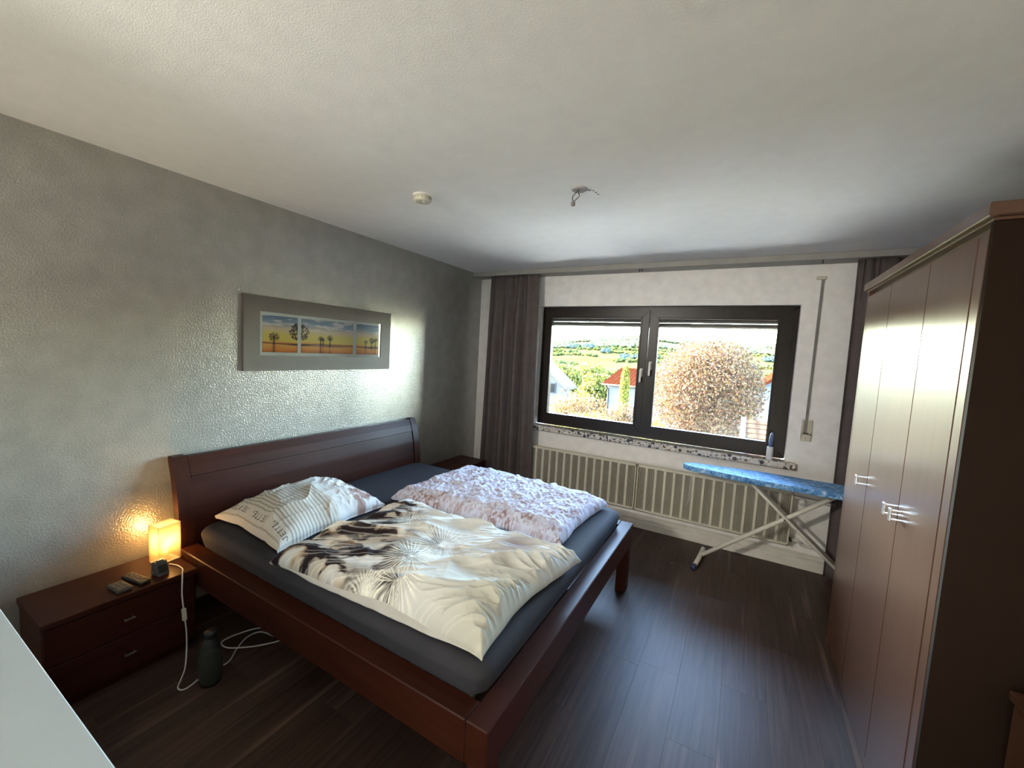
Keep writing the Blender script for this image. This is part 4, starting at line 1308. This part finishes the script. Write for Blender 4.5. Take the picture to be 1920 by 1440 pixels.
for (y0, y1, hy) in ((1.7465, 2.0985, 2.052), (2.1015, 2.5575, 2.128), (2.5605, 2.9465, 2.600)):
    d = box('door', (WX - 0.001, y0, 0.054), (WX + 0.0185, y1, 2.043), M['wardrobe'], wd, 0.0022)
    if hy > 2.5:
        hy = 2.592
    bm = bmesh.new()
    for zz_ in (1.073, 1.108):
        add_box(bm, (WX - 0.034, hy - 0.004, zz_ - 0.0025), (WX - 0.0005, hy + 0.004, zz_ + 0.0025), 0.001)
    add_box(bm, (WX - 0.040, hy - 0.009, 1.066), (WX - 0.032, hy + 0.009, 1.115), 0.002)
    bm_obj('door_handle', bm, M['chrome'], d)
# hanging rail keeps the inside from being an empty shell
tube('clothes_rail', [(3.6, WYa + 0.023, 1.95), (3.6, WYb - 0.023, 1.95)], 0.012, M['chrome'], wd)

# chest of drawers at the right, beside the wardrobe's near end
ch = thing('chest_of_drawers', 'low dark brown chest beside the near end of the tall wardrobe', 'chest', (3.68, 1.28, 0))
box('top_board', (3.445, 0.93, 0.742), (3.905, 1.645, 0.767), M['wardrobe'], ch, 0.002)
box('side_panel', (3.462, 0.94, 0.0), (3.90, 0.958, 0.741), M['wardrobe'], ch, 0.001)
box('side_panel', (3.462, 1.62, 0.0), (3.90, 1.638, 0.741), M['wardrobe'], ch, 0.001)
box('back_panel', (3.885, 0.959, 0.03), (3.897, 1.619, 0.735), M['wardrobe_dark'], ch, 0)
box('plinth', (3.475, 0.959, 0.0), (3.49, 1.619, 0.06), M['wardrobe'], ch, 0)
for k in range(3):
    z0 = 0.065 + k * 0.225
    d = box('drawer', (3.452, 0.945, z0), (3.475, 1.634, z0 + 0.220), M['wardrobe'], ch, 0.002)
    for hy in (1.1, 1.45):
        boxes('drawer_handle', [((3.43, hy - 0.02, z0 + 0.11), (3.436, hy + 0.02, z0 + 0.118)), ((3.434, hy - 0.018, z0 + 0.112), (3.4525, hy - 0.014, z0 + 0.116)), ((3.434, hy + 0.014, z0 + 0.112), (3.4525, hy + 0.018, z0 + 0.116))], M['chrome'], d, 0.001)

# white sideboard in the near left corner, unseen body made solid to block light
dk = thing('sideboard', 'plain white sideboard in the near corner before the bedside table', 'sideboard', (1.15, -0.15, 0))
box('top', (0.35, -0.55, 0.722), (1.95, 0.291, 0.750), M['desk'], dk, 0.0025)
box('carcass', (0.365, -0.54, 0.06), (1.935, 0.262, 0.721), M['desk'], dk, 0.001)
box('plinth', (0.40, -0.50, 0.0), (1.90, 0.23, 0.059), M['desk'], dk, 0)
for k in range(3):
    x0 = 0.368 + k * 0.522
    d = box('door', (x0, 0.263, 0.066), (x0 + 0.518, 0.281, 0.718), M['desk'], dk, 0.002)
    box('door_handle', (x0 + 0.47, 0.2815, 0.42), (x0 + 0.482, 0.2885, 0.56), M['chrome'], d, 0.002)

# body invented for the unseen fill spot
sp_ = thing('fill_spot_body', 'invented white fill spot behind the viewer, added to brighten the window wall', 'lamp', (1.02, -0.95, H))
lathe('mount', [(0.0, -0.02), (0.045, -0.02), (0.045, -0.0005), (0.0, -0.0005)], (1.02, -0.98, H), M['white_plastic'], sp_, 24)
tube('arm', [(1.02, -0.98, H - 0.02), (1.02, -0.985, H - 0.17)], 0.008, M['white_plastic'], sp_, 10)
tube('housing', [(0.955, -1.04, 2.345), (0.985, -1.015, 2.315)], 0.05, M['white_plastic'], sp_, 20)
# body invented for the fill light on the floor behind the camera
wb = thing('fill_bar_body', 'invented white fill light on the floor behind the viewer, added to wash the near wall', 'lamp', (1.975, -0.76, 0))
box('housing', (0.25, -0.80, 0.0), (3.70, -0.70, 0.085), M['white_plastic'], wb, 0.004)
# ------------------------------------------------------------------ lint roller on the sill
lr = thing('lint_roller', 'lint roller with blue handle standing upright on the terrazzo sill', 'lint roller', (2.968, 3.972, 0.855))
lathe('paper_roll', [(0.006, 0.0008), (0.0235, 0.0008), (0.0245, 0.003), (0.0235, 0.105), (0.0225, 0.108), (0.006, 0.108)], (2.968, 3.972, 0.855), plain('lint_paper', (0.74, 0.73, 0.70), 0.6), lr, 28)
bm = bmesh.new()
prof = [(0.108, 0.012, 0.012), (0.122, 0.014, 0.012), (0.150, 0.016, 0.011), (0.180, 0.0165, 0.010), (0.205, 0.0145, 0.009), (0.222, 0.010, 0.008), (0.230, 0.004, 0.005)]
rings = []
for z, a, b in prof:
    off = 0.006 * (z - 0.108) / 0.12
    rings.append([bm.verts.new((2.968 + off + a * math.cos(2 * PI * k / 18), 3.972 + b * math.sin(2 * PI * k / 18), 0.855 + z)) for k in range(18)])
for r0, r1 in zip(rings[:-1], rings[1:]):
    for k in range(18):
        bm.faces.new((r0[k], r0[(k + 1) % 18], r1[(k + 1) % 18], r1[k]))
bm.faces.new(rings[0][::-1]); bm.faces.new(rings[-1])
M['handle_blue'] = plain('blue_grey_plastic', (0.085, 0.13, 0.26), 0.4)
hd_ = bm_obj('handle', bm, M['handle_blue'], lr, True)
lathe('hanging_eye', [(0.0, -0.0115), (0.004, -0.0115), (0.004, -0.007), (0.0, -0.007)], (2.974, 3.972, 1.068), M['white_plastic'], lr, 12, axis='y')

# ------------------------------------------------------------------ ironing board
ib = thing('ironing_board', 'blue patterned ironing board on crossed cream legs before the radiator', 'ironing board', (2.95, 3.64, 0))
IZ = 0.780
pts = []
cyb, hwb = 3.655, 0.150
xs = np.linspace(0, 1, 40)
def halfw(t):       # t from nose to tail (metres)
    return hwb * min(1.0, (0.42 + 0.58 * min(1, t / 0.55)) * math.sqrt(max(0.0, 1 - (1 - min(1, t / 0.09)) ** 2)))
L_ = 1.22
up_, dn_ = [], []
for t in np.concatenate([np.linspace(0, 0.09, 12) ** 1.0, np.linspace(0.1, L_, 40)]):
    up_.append((2.352 + t, cyb + halfw(t))); dn_.append((2.352 + t, cyb - halfw(t) * 1.0))
poly = dn_ + up_[::-1][:-1]
bm = bmesh.new()
layers = []
for z, s in ((IZ - 0.040, 0.97), (IZ - 0.036, 1.0), (IZ - 0.008, 1.0), (IZ, 0.985)):
    cx = 2.352 + L_ / 2
    layers.append([bm.verts.new((cx + (p[0] - cx) * (0.5 + 0.5 * s), cyb + (p[1] - cyb) * s, z)) for p in poly])
npl = len(poly)
for a, b in zip(layers[:-1], layers[1:]):
    for k in range(npl):
        bm.faces.new((a[k], a[(k + 1) % npl], b[(k + 1) % npl], b[k]))
bm.faces.new(layers[0][::-1]); bm.faces.new(layers[-1])
bmesh.ops.remove_doubles(bm, verts=bm.verts, dist=1e-5)
bm_obj('board', bm, M['cover'], ib)
fx, fy = 2.545, 3.650
tube('leg', [(fx + 0.01, fy, 0.045), (3.09, fy - 0.01, 0.490), (3.385, fy - 0.01, 0.735)], 0.0165, M['board_tube'], ib, 14)
tube('leg', [(2.830, cyb - 0.045, 0.738), (3.085, cyb - 0.045, 0.505), (3.62, cyb - 0.045, 0.030)], 0.0115, M['board_tube'], ib, 12)
tube('leg', [(2.830, cyb + 0.07, 0.738), (3.085, cyb + 0.07, 0.505), (3.62, cyb + 0.07, 0.030)], 0.0115, M['board_tube'], ib, 12)
fo = tube('foot_bar', smooth_path([(fx - 0.030, fy - 0.195, 0.020), (fx - 0.012, fy - 0.09, 0.030), (fx, fy, 0.040), (fx + 0.006, fy + 0.10, 0.030), (fx + 0.008, fy + 0.195, 0.020)], 4), 0.0185, M['board_tube'], ib, 14)
tube('foot_cap', [(fx - 0.034, fy - 0.232, 0.021), (fx - 0.028, fy - 0.185, 0.0215)], 0.0210, M['navy'], fo, 14)
tube('foot_cap', [(fx + 0.008, fy + 0.185, 0.0215), (fx + 0.009, fy + 0.225, 0.021)], 0.0210, M['navy'], fo, 14)
tube('foot_bar', [(3.62, cyb - 0.18, 0.020), (3.62, cyb + 0.18, 0.020)], 0.0185, M['board_tube'], ib, 14)
tube('pivot_bolt', [(3.083, cyb - 0.062, 0.492), (3.083, cyb + 0.085, 0.492)], 0.005, M['dark_gray'], ib, 10)
boxes('height_catch', [((3.34, fy - 0.06, 0.722), (3.42, fy + 0.06, 0.741))], M['white_plastic'], ib, 0.003)
tube('drawstring', smooth_path([(2.432, cyb - 0.10, IZ - 0.030), (2.430, cyb - 0.105, 0.66), (2.424, cyb - 0.105, 0.56), (2.428, cyb - 0.105, 0.52), (2.405, cyb - 0.105, 0.455)], 5), 0.0028, M['wire_white'], ib, 6)

# crumb of paper on the floor
bm = bmesh.new()
bmesh.ops.create_icosphere(bm, subdivisions=1, radius=0.006)
for v in bm.verts:
    v.co.z *= 0.4
bmesh.ops.translate(bm, vec=(2.354, 3.44, 0.0024), verts=bm.verts)
tag(bm_obj('paper_scrap', bm, M['passepartout'], None, False, (2.354, 3.44, 0.0)), 'tiny white scrap on the floor beside the ironing board foot', 'scrap')
# ------------------------------------------------------------------ outdoors
M['leaf'] = attr_mat('outdoor_leaf', 0.6, 0.25, 0.0, translucent=0.45)
def matte_attr(name):
    mt, nt, out = node_mat(name)
    at = N(nt, 'ShaderNodeAttribute', attribute_name='Col')
    d = N(nt, 'ShaderNodeBsdfDiffuse')
    nt.links.new(at.outputs['Color'], d.inputs[0])
    nt.links.new(d.outputs[0], out.inputs[0])
    return mt
M['field'] = matte_attr('outdoor_field')
def outm(name, srgb, gain=1.0, **kw):
    c = lin(srgb)
    return plain(name, tuple(x * K * gain for x in c), kw.pop('rough', 0.85), kw.pop('spec', 0.15), **kw)
M['bounce_yard'] = plain('pale_bounce_concrete', (0.54, 0.55, 0.54), 0.85, 0.15, scale=1.5)  # unseen yard, kept pale to throw daylight up to the ceiling
M['house_wall'] = outm('white_render', (206, 216, 236), scale=3, gain=1.7)
M['house_white'] = outm('bright_white_render', (255, 252, 246), scale=3)
M['house_grey'] = outm('pale_grey_render', (186, 204, 226), scale=3)
M['gutter'] = outm('zinc_gutter', (110, 110, 116))
M['bark'] = outm('grey_bark', (120, 104, 92), scale=6)
M['twig'] = outm('reddish_twigs', (170, 124, 104), scale=6)
M['out_glass'] = outm('far_window_pane', (70, 80, 96), rough=0.2)

def roof_mat(name, srgb, pitch):
    mt, nt, out = node_mat(name)
    b = N(nt, 'ShaderNodeBsdfPrincipled')
    v = coords(nt, (1, 1, 1))
    n = N(nt, 'ShaderNodeTexNoise'); setin(n, Scale=3.0, Detail=4.0)
    nt.links.new(v, n.inputs['Vector'])
    c = lin(srgb)
    col = ramp(nt, n.outputs['Fac'], [(0.3, tuple(x * K * 0.5 for x in c)), (0.7, tuple(x * K * 0.70 for x in c))])
    nt.links.new(col, b.inputs['Base Color'])
    b.inputs['Roughness'].default_value = 1.0
    b.inputs['Specular IOR Level'].default_value = 0.0
    w = N(nt, 'ShaderNodeTexWave', wave_type='BANDS', bands_direction='X'); setin(w, Scale=1.0 / pitch * 0.314)
    nt.links.new(v, w.inputs['Vector'])
    bp = N(nt, 'ShaderNodeBump'); bp.inputs['Strength'].default_value = 0.6; bp.inputs['Distance'].default_value = 0.03
    nt.links.new(w.outputs['Fac'], bp.inputs['Height'])
    nt.links.new(bp.outputs[0], b.inputs['Normal'])
    nt.links.new(b.outputs[0], out.inputs[0])
    return mt
M['roof_red'] = roof_mat('red_clay_roof', (226, 120, 84), 0.30)
M['roof_brown'] = roof_mat('brown_clay_roof', (244, 196, 164), 0.20)

def stepped_roof(name, x0, x1, ya, za, yb, zb, n, mat, parent, th=0.05):
    """tile courses climbing from eave (ya, za) to ridge (yb, zb)"""
    bm = bmesh.new()
    for k in range(n):
        t0, t1 = k / n, (k + 1.25) / n
        t1 = min(t1, 1.0)
        p0 = Vector((ya + (yb - ya) * t0, za + (zb - za) * t0)); p1 = Vector((ya + (yb - ya) * t1, za + (zb - za) * t1))
        a = [bm.verts.new((xx, yy_, zz_)) for xx in (x0, x1) for (yy_, zz_) in ((p0.x, p0.y + th), (p1.x, p1.y + 0.2 * th), (p1.x, p1.y - th), (p0.x, p0.y))]
        for q in ((0, 1, 2, 3), (7, 6, 5, 4), (0, 4, 5, 1), (1, 5, 6, 2), (2, 6, 7, 3), (3, 7, 4, 0)):
            bm.faces.new([a[i] for i in q])
    o = bm_obj(name, bm, mat, parent)
    o['kind'] = 'stuff'
    return o

# ground: unseen yard added to bounce light indoors, then the valley and the hills
struct(box('ground', (-30, WY + 0.301, -3.5), (34, 11.0, -3.2), M['bounce_yard'], bevel=0))
M['lawn'] = outm('dry_lawn', (196, 190, 104), scale=2)
struct(box('lawn', (-30, 11.001, -3.5), (34, 34.0, -3.21), M['lawn'], bevel=0))
RX = np.array([-1.6, -0.62, -0.444, -0.350, -0.218, -0.17, -0.112, 0.003, 0.060, 0.25, 1.0])
RZ = np.array([20.0, 30.0, 42.0, 61.5, 74.0, 73.0, 61.0, 64.0, 59.0, 50.0, 30.0])
nr_, ny_ = 260, 130
rr_ = np.linspace(-1.5, 0.95, nr_)[:, None] * np.ones((1, ny_))
yy_ = (34.2 * (2600 / 34.2) ** (np.linspace(0, 1, ny_)[None, :])) * np.ones((nr_, 1))
def terr(xr, y):
    R = np.interp(xr, RX, RZ) - 1.63
    base = np.interp(np.log(y), np.log([34, 80, 200, 420, 700, 950, 1500, 2000, 2700]), [-3.5, -8, -13, -10, 0, 0, 0, 0, 0])
    up = np.interp(y, [420, 700, 950, 1500, 2000, 2700], [0, 0.12, 0.36, 1.0, 1.0, 0.8])
    return base + (R + 1.63) * up + 2.5 * (fbm(xr * 25, np.log(y) * 6, 2, 3) - 0.5) * np.clip((y - 60) / 400, 0, 1)
XT = 2.72 + rr_ * yy_
ZT = terr(rr_, yy_)
f1 = fbm(rr_ * 26, np.log(yy_) * 13, 3, 3)
ct = np.ones(rr_.shape + (3,)) * np.array(lin((214, 214, 136)))
ct = mixc(ct, lin((238, 216, 146)), sst(0.52, 0.56, fbm(rr_ * 12 + 4, np.log(yy_) * 11, 1, 2)))
ct = mixc(ct, lin((190, 202, 124)), sst(0.50, 0.54, fbm(rr_ * 16 + 9, np.log(yy_) * 14, 5, 2)))
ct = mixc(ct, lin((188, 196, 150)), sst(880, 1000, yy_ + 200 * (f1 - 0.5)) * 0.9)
VT = np.stack([XT, yy_, ZT], -1).reshape(-1, 3)
ix = np.arange(nr_ * ny_).reshape(nr_, ny_)
FT = np.stack([ix[:-1, :-1], ix[1:, :-1], ix[1:, 1:], ix[:-1, 1:]], -1).reshape(-1, 4).tolist()
struct(mesh_obj('hills', VT, FT, M['field'], None, True, None, ct.reshape(-1, 3) * K * 0.95))  # distance haze put into the pale field colours

# woods on the hills: small crowns, far too many and too far to pick apart
rs = np.random.RandomState(21)
oct_v = np.array([(0, 0, 1.0), (1, 0, 0.35), (0.3, 0.95, 0.4), (-0.8, 0.6, 0.35), (-0.8, -0.6, 0.4), (0.3, -0.95, 0.35), (0, 0, -0.3)])
oct_f = [(0, 1, 2), (0, 2, 3), (0, 3, 4), (0, 4, 5), (0, 5, 1), (6, 2, 1), (6, 3, 2), (6, 4, 3), (6, 5, 4), (6, 1, 5)]
VV, FF, CC = [], [], []
cnt = 0
def crown_at(r, y, s, c):
    global cnt
    x = 2.72 + r * y
    z = float(terr(np.array(r), np.array(y)))
    sc = np.array([s * (0.8 + 0.5 * rs.rand()), s * (0.8 + 0.5 * rs.rand()), s * (0.9 + 0.6 * rs.rand())])
    a = rs.rand() * 6.28
    R = np.array([[math.cos(a), -math.sin(a), 0], [math.sin(a), math.cos(a), 0], [0, 0, 1]])
    VV.append((oct_v * sc) @ R.T + np.array([x, y, z + 0.3 * s]))
    FF.extend([tuple(i + cnt * 7 for i in f) for f in oct_f])
    CC.append(np.ones((7, 3)) * np.array(lin(c)) * (0.8 + 0.4 * rs.rand()))
    cnt += 1
for k in range(9000):
    r = -0.62 + 0.95 * rs.rand()
    y = 860 + 760 * rs.rand() ** 0.8
    if fbm(np.array(r * 14), np.array(y / 160.0), 4, 3) < 0.42 and y < 1250:
        continue
    crown_at(r, y, 4 + 2.5 * rs.rand(), [(176, 182, 132), (188, 190, 138), (202, 196, 146), (160, 172, 132), (180, 186, 144)][rs.randint(5)])
for k in range(3600):       # hedgerows and field trees
    row = rs.randint(9)
    y = [190, 240, 300, 360, 430, 520, 600, 700, 800][row] * (1 + 0.02 * rs.randn())
    r = -0.6 + 0.9 * rs.rand()
    if vn(np.array(r * 11 + row * 7.7), np.array(row * 3.3), 5) < 0.42:
        continue
    crown_at(r, y + 60 * r, (1.1 + 1.5 * rs.rand()) * (0.7 + y / 800), [(150, 164, 92), (170, 176, 96), (120, 146, 104), (190, 186, 110)][rs.randint(4)])
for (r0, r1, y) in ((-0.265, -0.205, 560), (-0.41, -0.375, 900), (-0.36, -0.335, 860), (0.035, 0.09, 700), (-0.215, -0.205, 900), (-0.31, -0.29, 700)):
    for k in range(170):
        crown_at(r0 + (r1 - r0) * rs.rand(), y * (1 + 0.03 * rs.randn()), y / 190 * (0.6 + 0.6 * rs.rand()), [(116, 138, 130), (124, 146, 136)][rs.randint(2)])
fw = mesh_obj('distant_woods', np.concatenate(VV), FF, M['field'], None, False, None, np.concatenate(CC) * K * 1.7)  # crown colours paled to carry the distance haze
fw['kind'] = 'stuff'
fw['label'] = 'haze-tinted woods and hedgerows covering the distant hills'
fw['category'] = 'woods'

def leaves(name, center, radii, n, size, palette, seed, parent, shell=0.55, mul=1.8, bottom=-1.0):
    rs = np.random.RandomState(seed)
    d = rs.randn(n, 3); d /= np.linalg.norm(d, axis=1)[:, None]
    r = (shell + (1 - shell) * rs.rand(n)) ** 0.7
    lump = 0.86 + 0.28 * vn(d[:, 0] * 3.1 + 5 + seed, d[:, 1] * 3.1 + d[:, 2] * 2.3 + 5, seed)
    P = d * (r * lump)[:, None]
    P = P[P[:, 2] > bottom]
    n = len(P)
    P = P * np.array(radii) + np.array(center)
    a = rs.randn(n, 3); a /= np.linalg.norm(a, axis=1)[:, None]
    b = rs.randn(n, 3); b -= a * (a * b).sum(1)[:, None]; b /= np.linalg.norm(b, axis=1)[:, None]
    s = size * (0.6 + 0.8 * rs.rand(n))[:, None]
    V = np.stack([P - a * s, P + b * s * 0.55, P + a * s, P - b * s * 0.55], 1).reshape(-1, 3)
    F = np.arange(4 * n).reshape(-1, 4).tolist()
    pal = np.array([lin(p) for p in palette])
    C = pal[rs.randint(len(pal), size=n)] * (0.75 + 0.5 * rs.rand(n))[:, None]
    o = mesh_obj(name, V, F, M['leaf'], parent, False, None, np.repeat(C, 4, 0) * K * mul)
    o['kind'] = 'stuff'
    return o

def stems(name, base, tips, r0, mat, parent, sag=0.2, seed=1):
    rs = np.random.RandomState(seed)
    bm = bmesh.new()
    for tp in tips:
        b = Vector(base); tp = Vector(tp)
        mid = b.lerp(tp, 0.5) + Vector((rs.randn() * sag, rs.randn() * sag, abs(rs.randn()) * sag))
        path = smooth_path([b, mid, tp], 4)
        add_tube(bm, path, r0, 5, True, lambda i: r0 * (1 - 0.8 * i / 8))
    return bm_obj(name, bm, mat, parent, True)

# big copper-leaved tree in front of the right pane
tr = thing('tree', 'large round tree with copper-pink leaves filling the right window pane', 'tree', (1.75, 16.0, -3.2))
tube('trunk', smooth_path([(1.75, 16, -3.2), (1.78, 16, -2.2), (1.72, 16.02, -1.2), (1.75, 16, 0.2), (1.7, 16, 1.4)], 4), 0.14, M['bark'], tr, 10, rfun=lambda i: 0.16 - 0.008 * i)
rs = np.random.RandomState(4)
tips = []
for k in range(46):
    d = rs.randn(3); d /= np.linalg.norm(d); d[2] = d[2] * 0.8 + 0.1
    tips.append(tuple(np.array((1.72, 16.0, 0.75)) + d * np.array((1.7, 1.7, 1.6))))
stems('branches', (1.74, 16.0, -0.9), tips, 0.030, M['bark'], tr, 0.18, 3)
tips = [(1.0 + 0.6 * rs.randn(), 16 + 0.4 * rs.randn(), 2.35 + 0.25 * rs.rand()) for k in range(10)] + [(2.0 + 0.75 * rs.randn(), 16 + 0.5 * rs.randn(), 2.2 + 0.3 * rs.rand()) for k in range(14)]
stems('top_twigs', (1.7, 16.0, 1.3), tips, 0.009, M['bark'], tr, 0.15, 5)
leaves('foliage', (1.70, 16.0, 0.62), (1.86, 1.8, 1.86), 42000, 0.042, [(238, 172, 112), (246, 200, 140), (218, 146, 106), (180, 148, 104), (250, 224, 176), (226, 182, 104), (206, 134, 106), (150, 116, 92)], 11, tr, 0.35, 1.65)

# red-roofed house across the garden
hs = thing('house', 'pale house with long red tiled roof beyond the garden, behind the copper tree', 'house', (0, 33, -3.2))
boxes('walls', [((-5.95, 30.0, -3.6), (3.0, 38.0, -0.30))], M['house_wall'], hs, 0.02)
stepped_roof('roof', -6.30, 3.2, 29.55, -0.42, 35.0, 0.72, 17, M['roof_red'], hs, 0.06)
stepped_roof('roof', -6.30, 3.2, 40.3, -0.42, 35.0, 0.72, 17, M['roof_red'], hs, 0.06)
prism('gable', [(30.02, -0.30), (38.0, -0.30), (35.0, 0.62)], 0, -5.94, -5.80, M['house_wall'], hs)
tube('gutter', [(-6.3, 29.5, -0.44), (3.2, 29.5, -0.44)], 0.06, M['gutter'], hs, 8)
tube('downpipe', smooth_path([(-6.0, 29.52, -0.46), (-5.9, 29.8, -0.75), (-5.86, 29.93, -1.0), (-5.86, 29.93, -3.2)], 4), 0.05, M['gutter'], hs, 8)
for xw in (-1.6, 1.0):
    f_ = boxes('window', [((xw - 0.6, 29.96, -2.4), (xw + 0.6, 30.01, -1.1))], M['house_white'], hs, 0.01)
    box('pane', (xw - 0.5, 29.94, -2.3), (xw + 0.5, 29.97, -1.2), M['out_glass'], f_, 0)
box('chimney', (1.2, 34.2, 0.4), (1.9, 34.9, 1.5), M['roof_brown'], hs, 0.02)

# bright white gabled house at the far left
hw_ = thing('house', 'bright white gabled house at the left edge of the window view', 'house', (-16.5, 42, -4))
prism('walls', [(-19.0, -5.0), (-13.35, -5.0), (-13.35, -1.75), (-16.2, 0.62), (-19.0, -1.75)], 1, 40.0, 41.8, M['house_white'], hw_, 0.02)
for sgn in (-1, 1):
    xe = -16.2 + sgn * 3.3
    prism('roof', [(-16.2, 0.95), (xe, -1.80), (xe, -2.05), (-16.2, 0.66)], 1, 39.5, 42.2, M['house_white'], hw_)
    prism('verge_board', [(-16.2, 0.98), (xe - sgn * 0.02, -1.76), (xe - sgn * 0.02, -2.12), (-16.2, 0.60)], 1, 39.38, 39.49, M['house_white'], hw_)
for xw in (-17.4, -14.9):
    f_ = box('window', (xw - 0.5, 39.93, -2.6), (xw + 0.5, 40.01, -1.5), M['house_grey'], hw_, 0.01)
    box('pane', (xw - 0.4, 39.9, -2.5), (xw + 0.4, 39.94, -1.6), M['out_glass'], f_, 0)

# house with red gable behind the tree at the right
hr = thing('house', 'red-roofed house half hidden behind the right side of the copper tree', 'house', (9.5, 30, -3.2))
boxes('walls', [((8.3, 27.5, -3.6), (14.5, 34.0, -0.4))], M['house_white'], hr, 0.02)
stepped_roof('roof', 7.9, 14.9, 27.1, -0.45, 30.7, 1.55, 12, M['roof_red'], hr, 0.06)
stepped_roof('roof', 7.9, 14.9, 34.4, -0.45, 30.7, 1.55, 12, M['roof_red'], hr, 0.06)
hq = thing('house', 'small red tiled roof peeking out at the right edge of the window view', 'house', (5.2, 28, -3.2))
prism('walls', [(3.6, -3.6), (7.2, -3.6), (7.2, 0.2), (5.4, 1.45), (3.6, 0.2)], 1, 28.4, 34.0, M['house_wall'], hq)
prism('roof', [(5.4, 1.72), (3.2, 0.12), (3.2, -0.06), (5.4, 1.50)], 1, 28.0, 34.4, M['roof_red'], hq)
prism('roof', [(5.4, 1.72), (7.6, 0.12), (7.6, -0.06), (5.4, 1.50)], 1, 28.0, 34.4, M['roof_red'], hq)

# low lean-to with brown tiles just outside at the right
sh_ = thing('shed', 'lean-to shed roof of brown tiles below the right window pane', 'shed', (3.3, 8.9, -3.2))
boxes('walls', [((2.84, 8.0, -3.2), (4.6, 9.6, 0.02))], M['house_grey'], sh_, 0.01)
prism('side_wall', [(8.0, 0.02), (9.6, 0.02), (9.6, 0.50), (9.45, 0.50)], 0, 2.84, 2.92, M['house_grey'], sh_)
stepped_roof('roof', 2.86, 4.7, 7.7, -0.08, 9.45, 0.52, 9, M['roof_brown'], sh_, 0.03)
prism('verge_board', [(7.7, -0.10), (9.5, 0.50), (9.5, 0.56), (7.7, -0.02)], 0, 2.765, 2.855, M['house_grey'], sh_)

# columnar yellow thuja before the house
th = thing('thuja', 'slim columnar yellow-green conifer standing before the red-roofed house', 'conifer', (-3.72, 26.0, -3.2))
leaves('foliage', (-3.72, 26.0, -1.0), (0.30, 0.30, 2.25), 6500, 0.07, [(226, 222, 70), (200, 200, 60), (240, 236, 110), (170, 176, 60)], 31, th, 0.4, 3.4)
tube('trunk', [(-3.72, 26, -3.2), (-3.72, 26, 0.6)], 0.05, M['bark'], th, 8)

# broad trees beyond the garden, left
for k, (cx, cy_, cz, rx, ry, rz, lab) in enumerate((
        (-21.8, 60, -2.6, 3.4, 2.8, 2.7, 'yellow-green tree farthest left in the valley, behind the white house'),
        (-20.3, 68, -2.5, 3.5, 3.2, 3.0, 'tallest yellow-green tree in the valley between white house and red roof'),
        (-13.3, 51, -2.8, 2.4, 2.4, 2.2, 'yellow-green tree touching the left end of the red roof'))):
    t = thing('tree', lab, 'tree', (cx, cy_, -7.0))
    leaves('foliage', (cx, cy_, cz), (rx, ry, rz), 5200, 0.22, [(206, 206, 88), (184, 190, 76), (226, 220, 110), (150, 160, 70)], 41 + k, t, 0.5, 3.2)
    tube('trunk', [(cx, cy_, -7.2), (cx, cy_, cz + 0.5)], 0.22, M['bark'], t, 8)

# shrubs in the garden
t = thing('shrub', 'twiggy reddish shrub filling the lower left window pane', 'shrub', (-2.4, 14, -3.2))
rs = np.random.RandomState(8)
tips = [(-2.3 + 0.95 * rs.randn(), 14 + 0.35 * rs.randn(), -0.55 + 0.45 * rs.randn()) for k in range(90)]
stems('twigs', (-2.3, 14.0, -3.2), tips, 0.018, M['twig'], t, 0.35, 9)
leaves('foliage', (-2.4, 14.0, -0.62), (1.5, 1.0, 0.95), 5200, 0.05, [(226, 160, 120), (206, 150, 96), (236, 196, 130), (200, 170, 90)], 51, t, 0.2, 2.2)
t = thing('shrub', 'bright yellow-green shrub below the twiggy shrub in the left pane', 'shrub', (-0.78, 10.5, -3.2))
leaves('foliage', (-0.78, 10.5, -0.50), (1.0, 0.7, 0.64), 5200, 0.05, [(236, 226, 90), (214, 210, 80), (246, 238, 140), (190, 186, 70)], 52, t, 0.3, 2.6)
tube('stem', [(-0.78, 10.5, -3.2), (-0.78, 10.5, -0.4)], 0.03, M['twig'], t, 6)
t = thing('shrub', 'reddish leafy shrub in front of the pale house wall', 'shrub', (-1.68, 18, -3.2))
leaves('foliage', (-1.68, 18.0, -1.22), (0.9, 0.7, 0.9), 2600, 0.05, [(226, 170, 130), (200, 176, 110), (240, 206, 150)], 54, t, 0.2)
stems('twigs', (-1.68, 18.0, -3.2), [(-1.68 + 0.5 * rs.randn(), 18 + 0.3 * rs.randn(), -0.8 + 0.4 * rs.randn()) for k in range(30)], 0.014, M['twig'], t, 0.3, 10)
t = thing('shrub', 'round yellow bush at the lower left corner of the right pane', 'shrub', (0.7, 12.0, -3.2))
leaves('foliage', (0.70, 12.0, -0.62), (0.42, 0.42, 0.58), 2600, 0.035, [(240, 230, 80), (214, 210, 70), (248, 240, 130)], 53, t, 0.3, 2.6)
tube('stem', [(0.7, 12, -3.2), (0.7, 12, -0.6)], 0.03, M['twig'], t, 6)
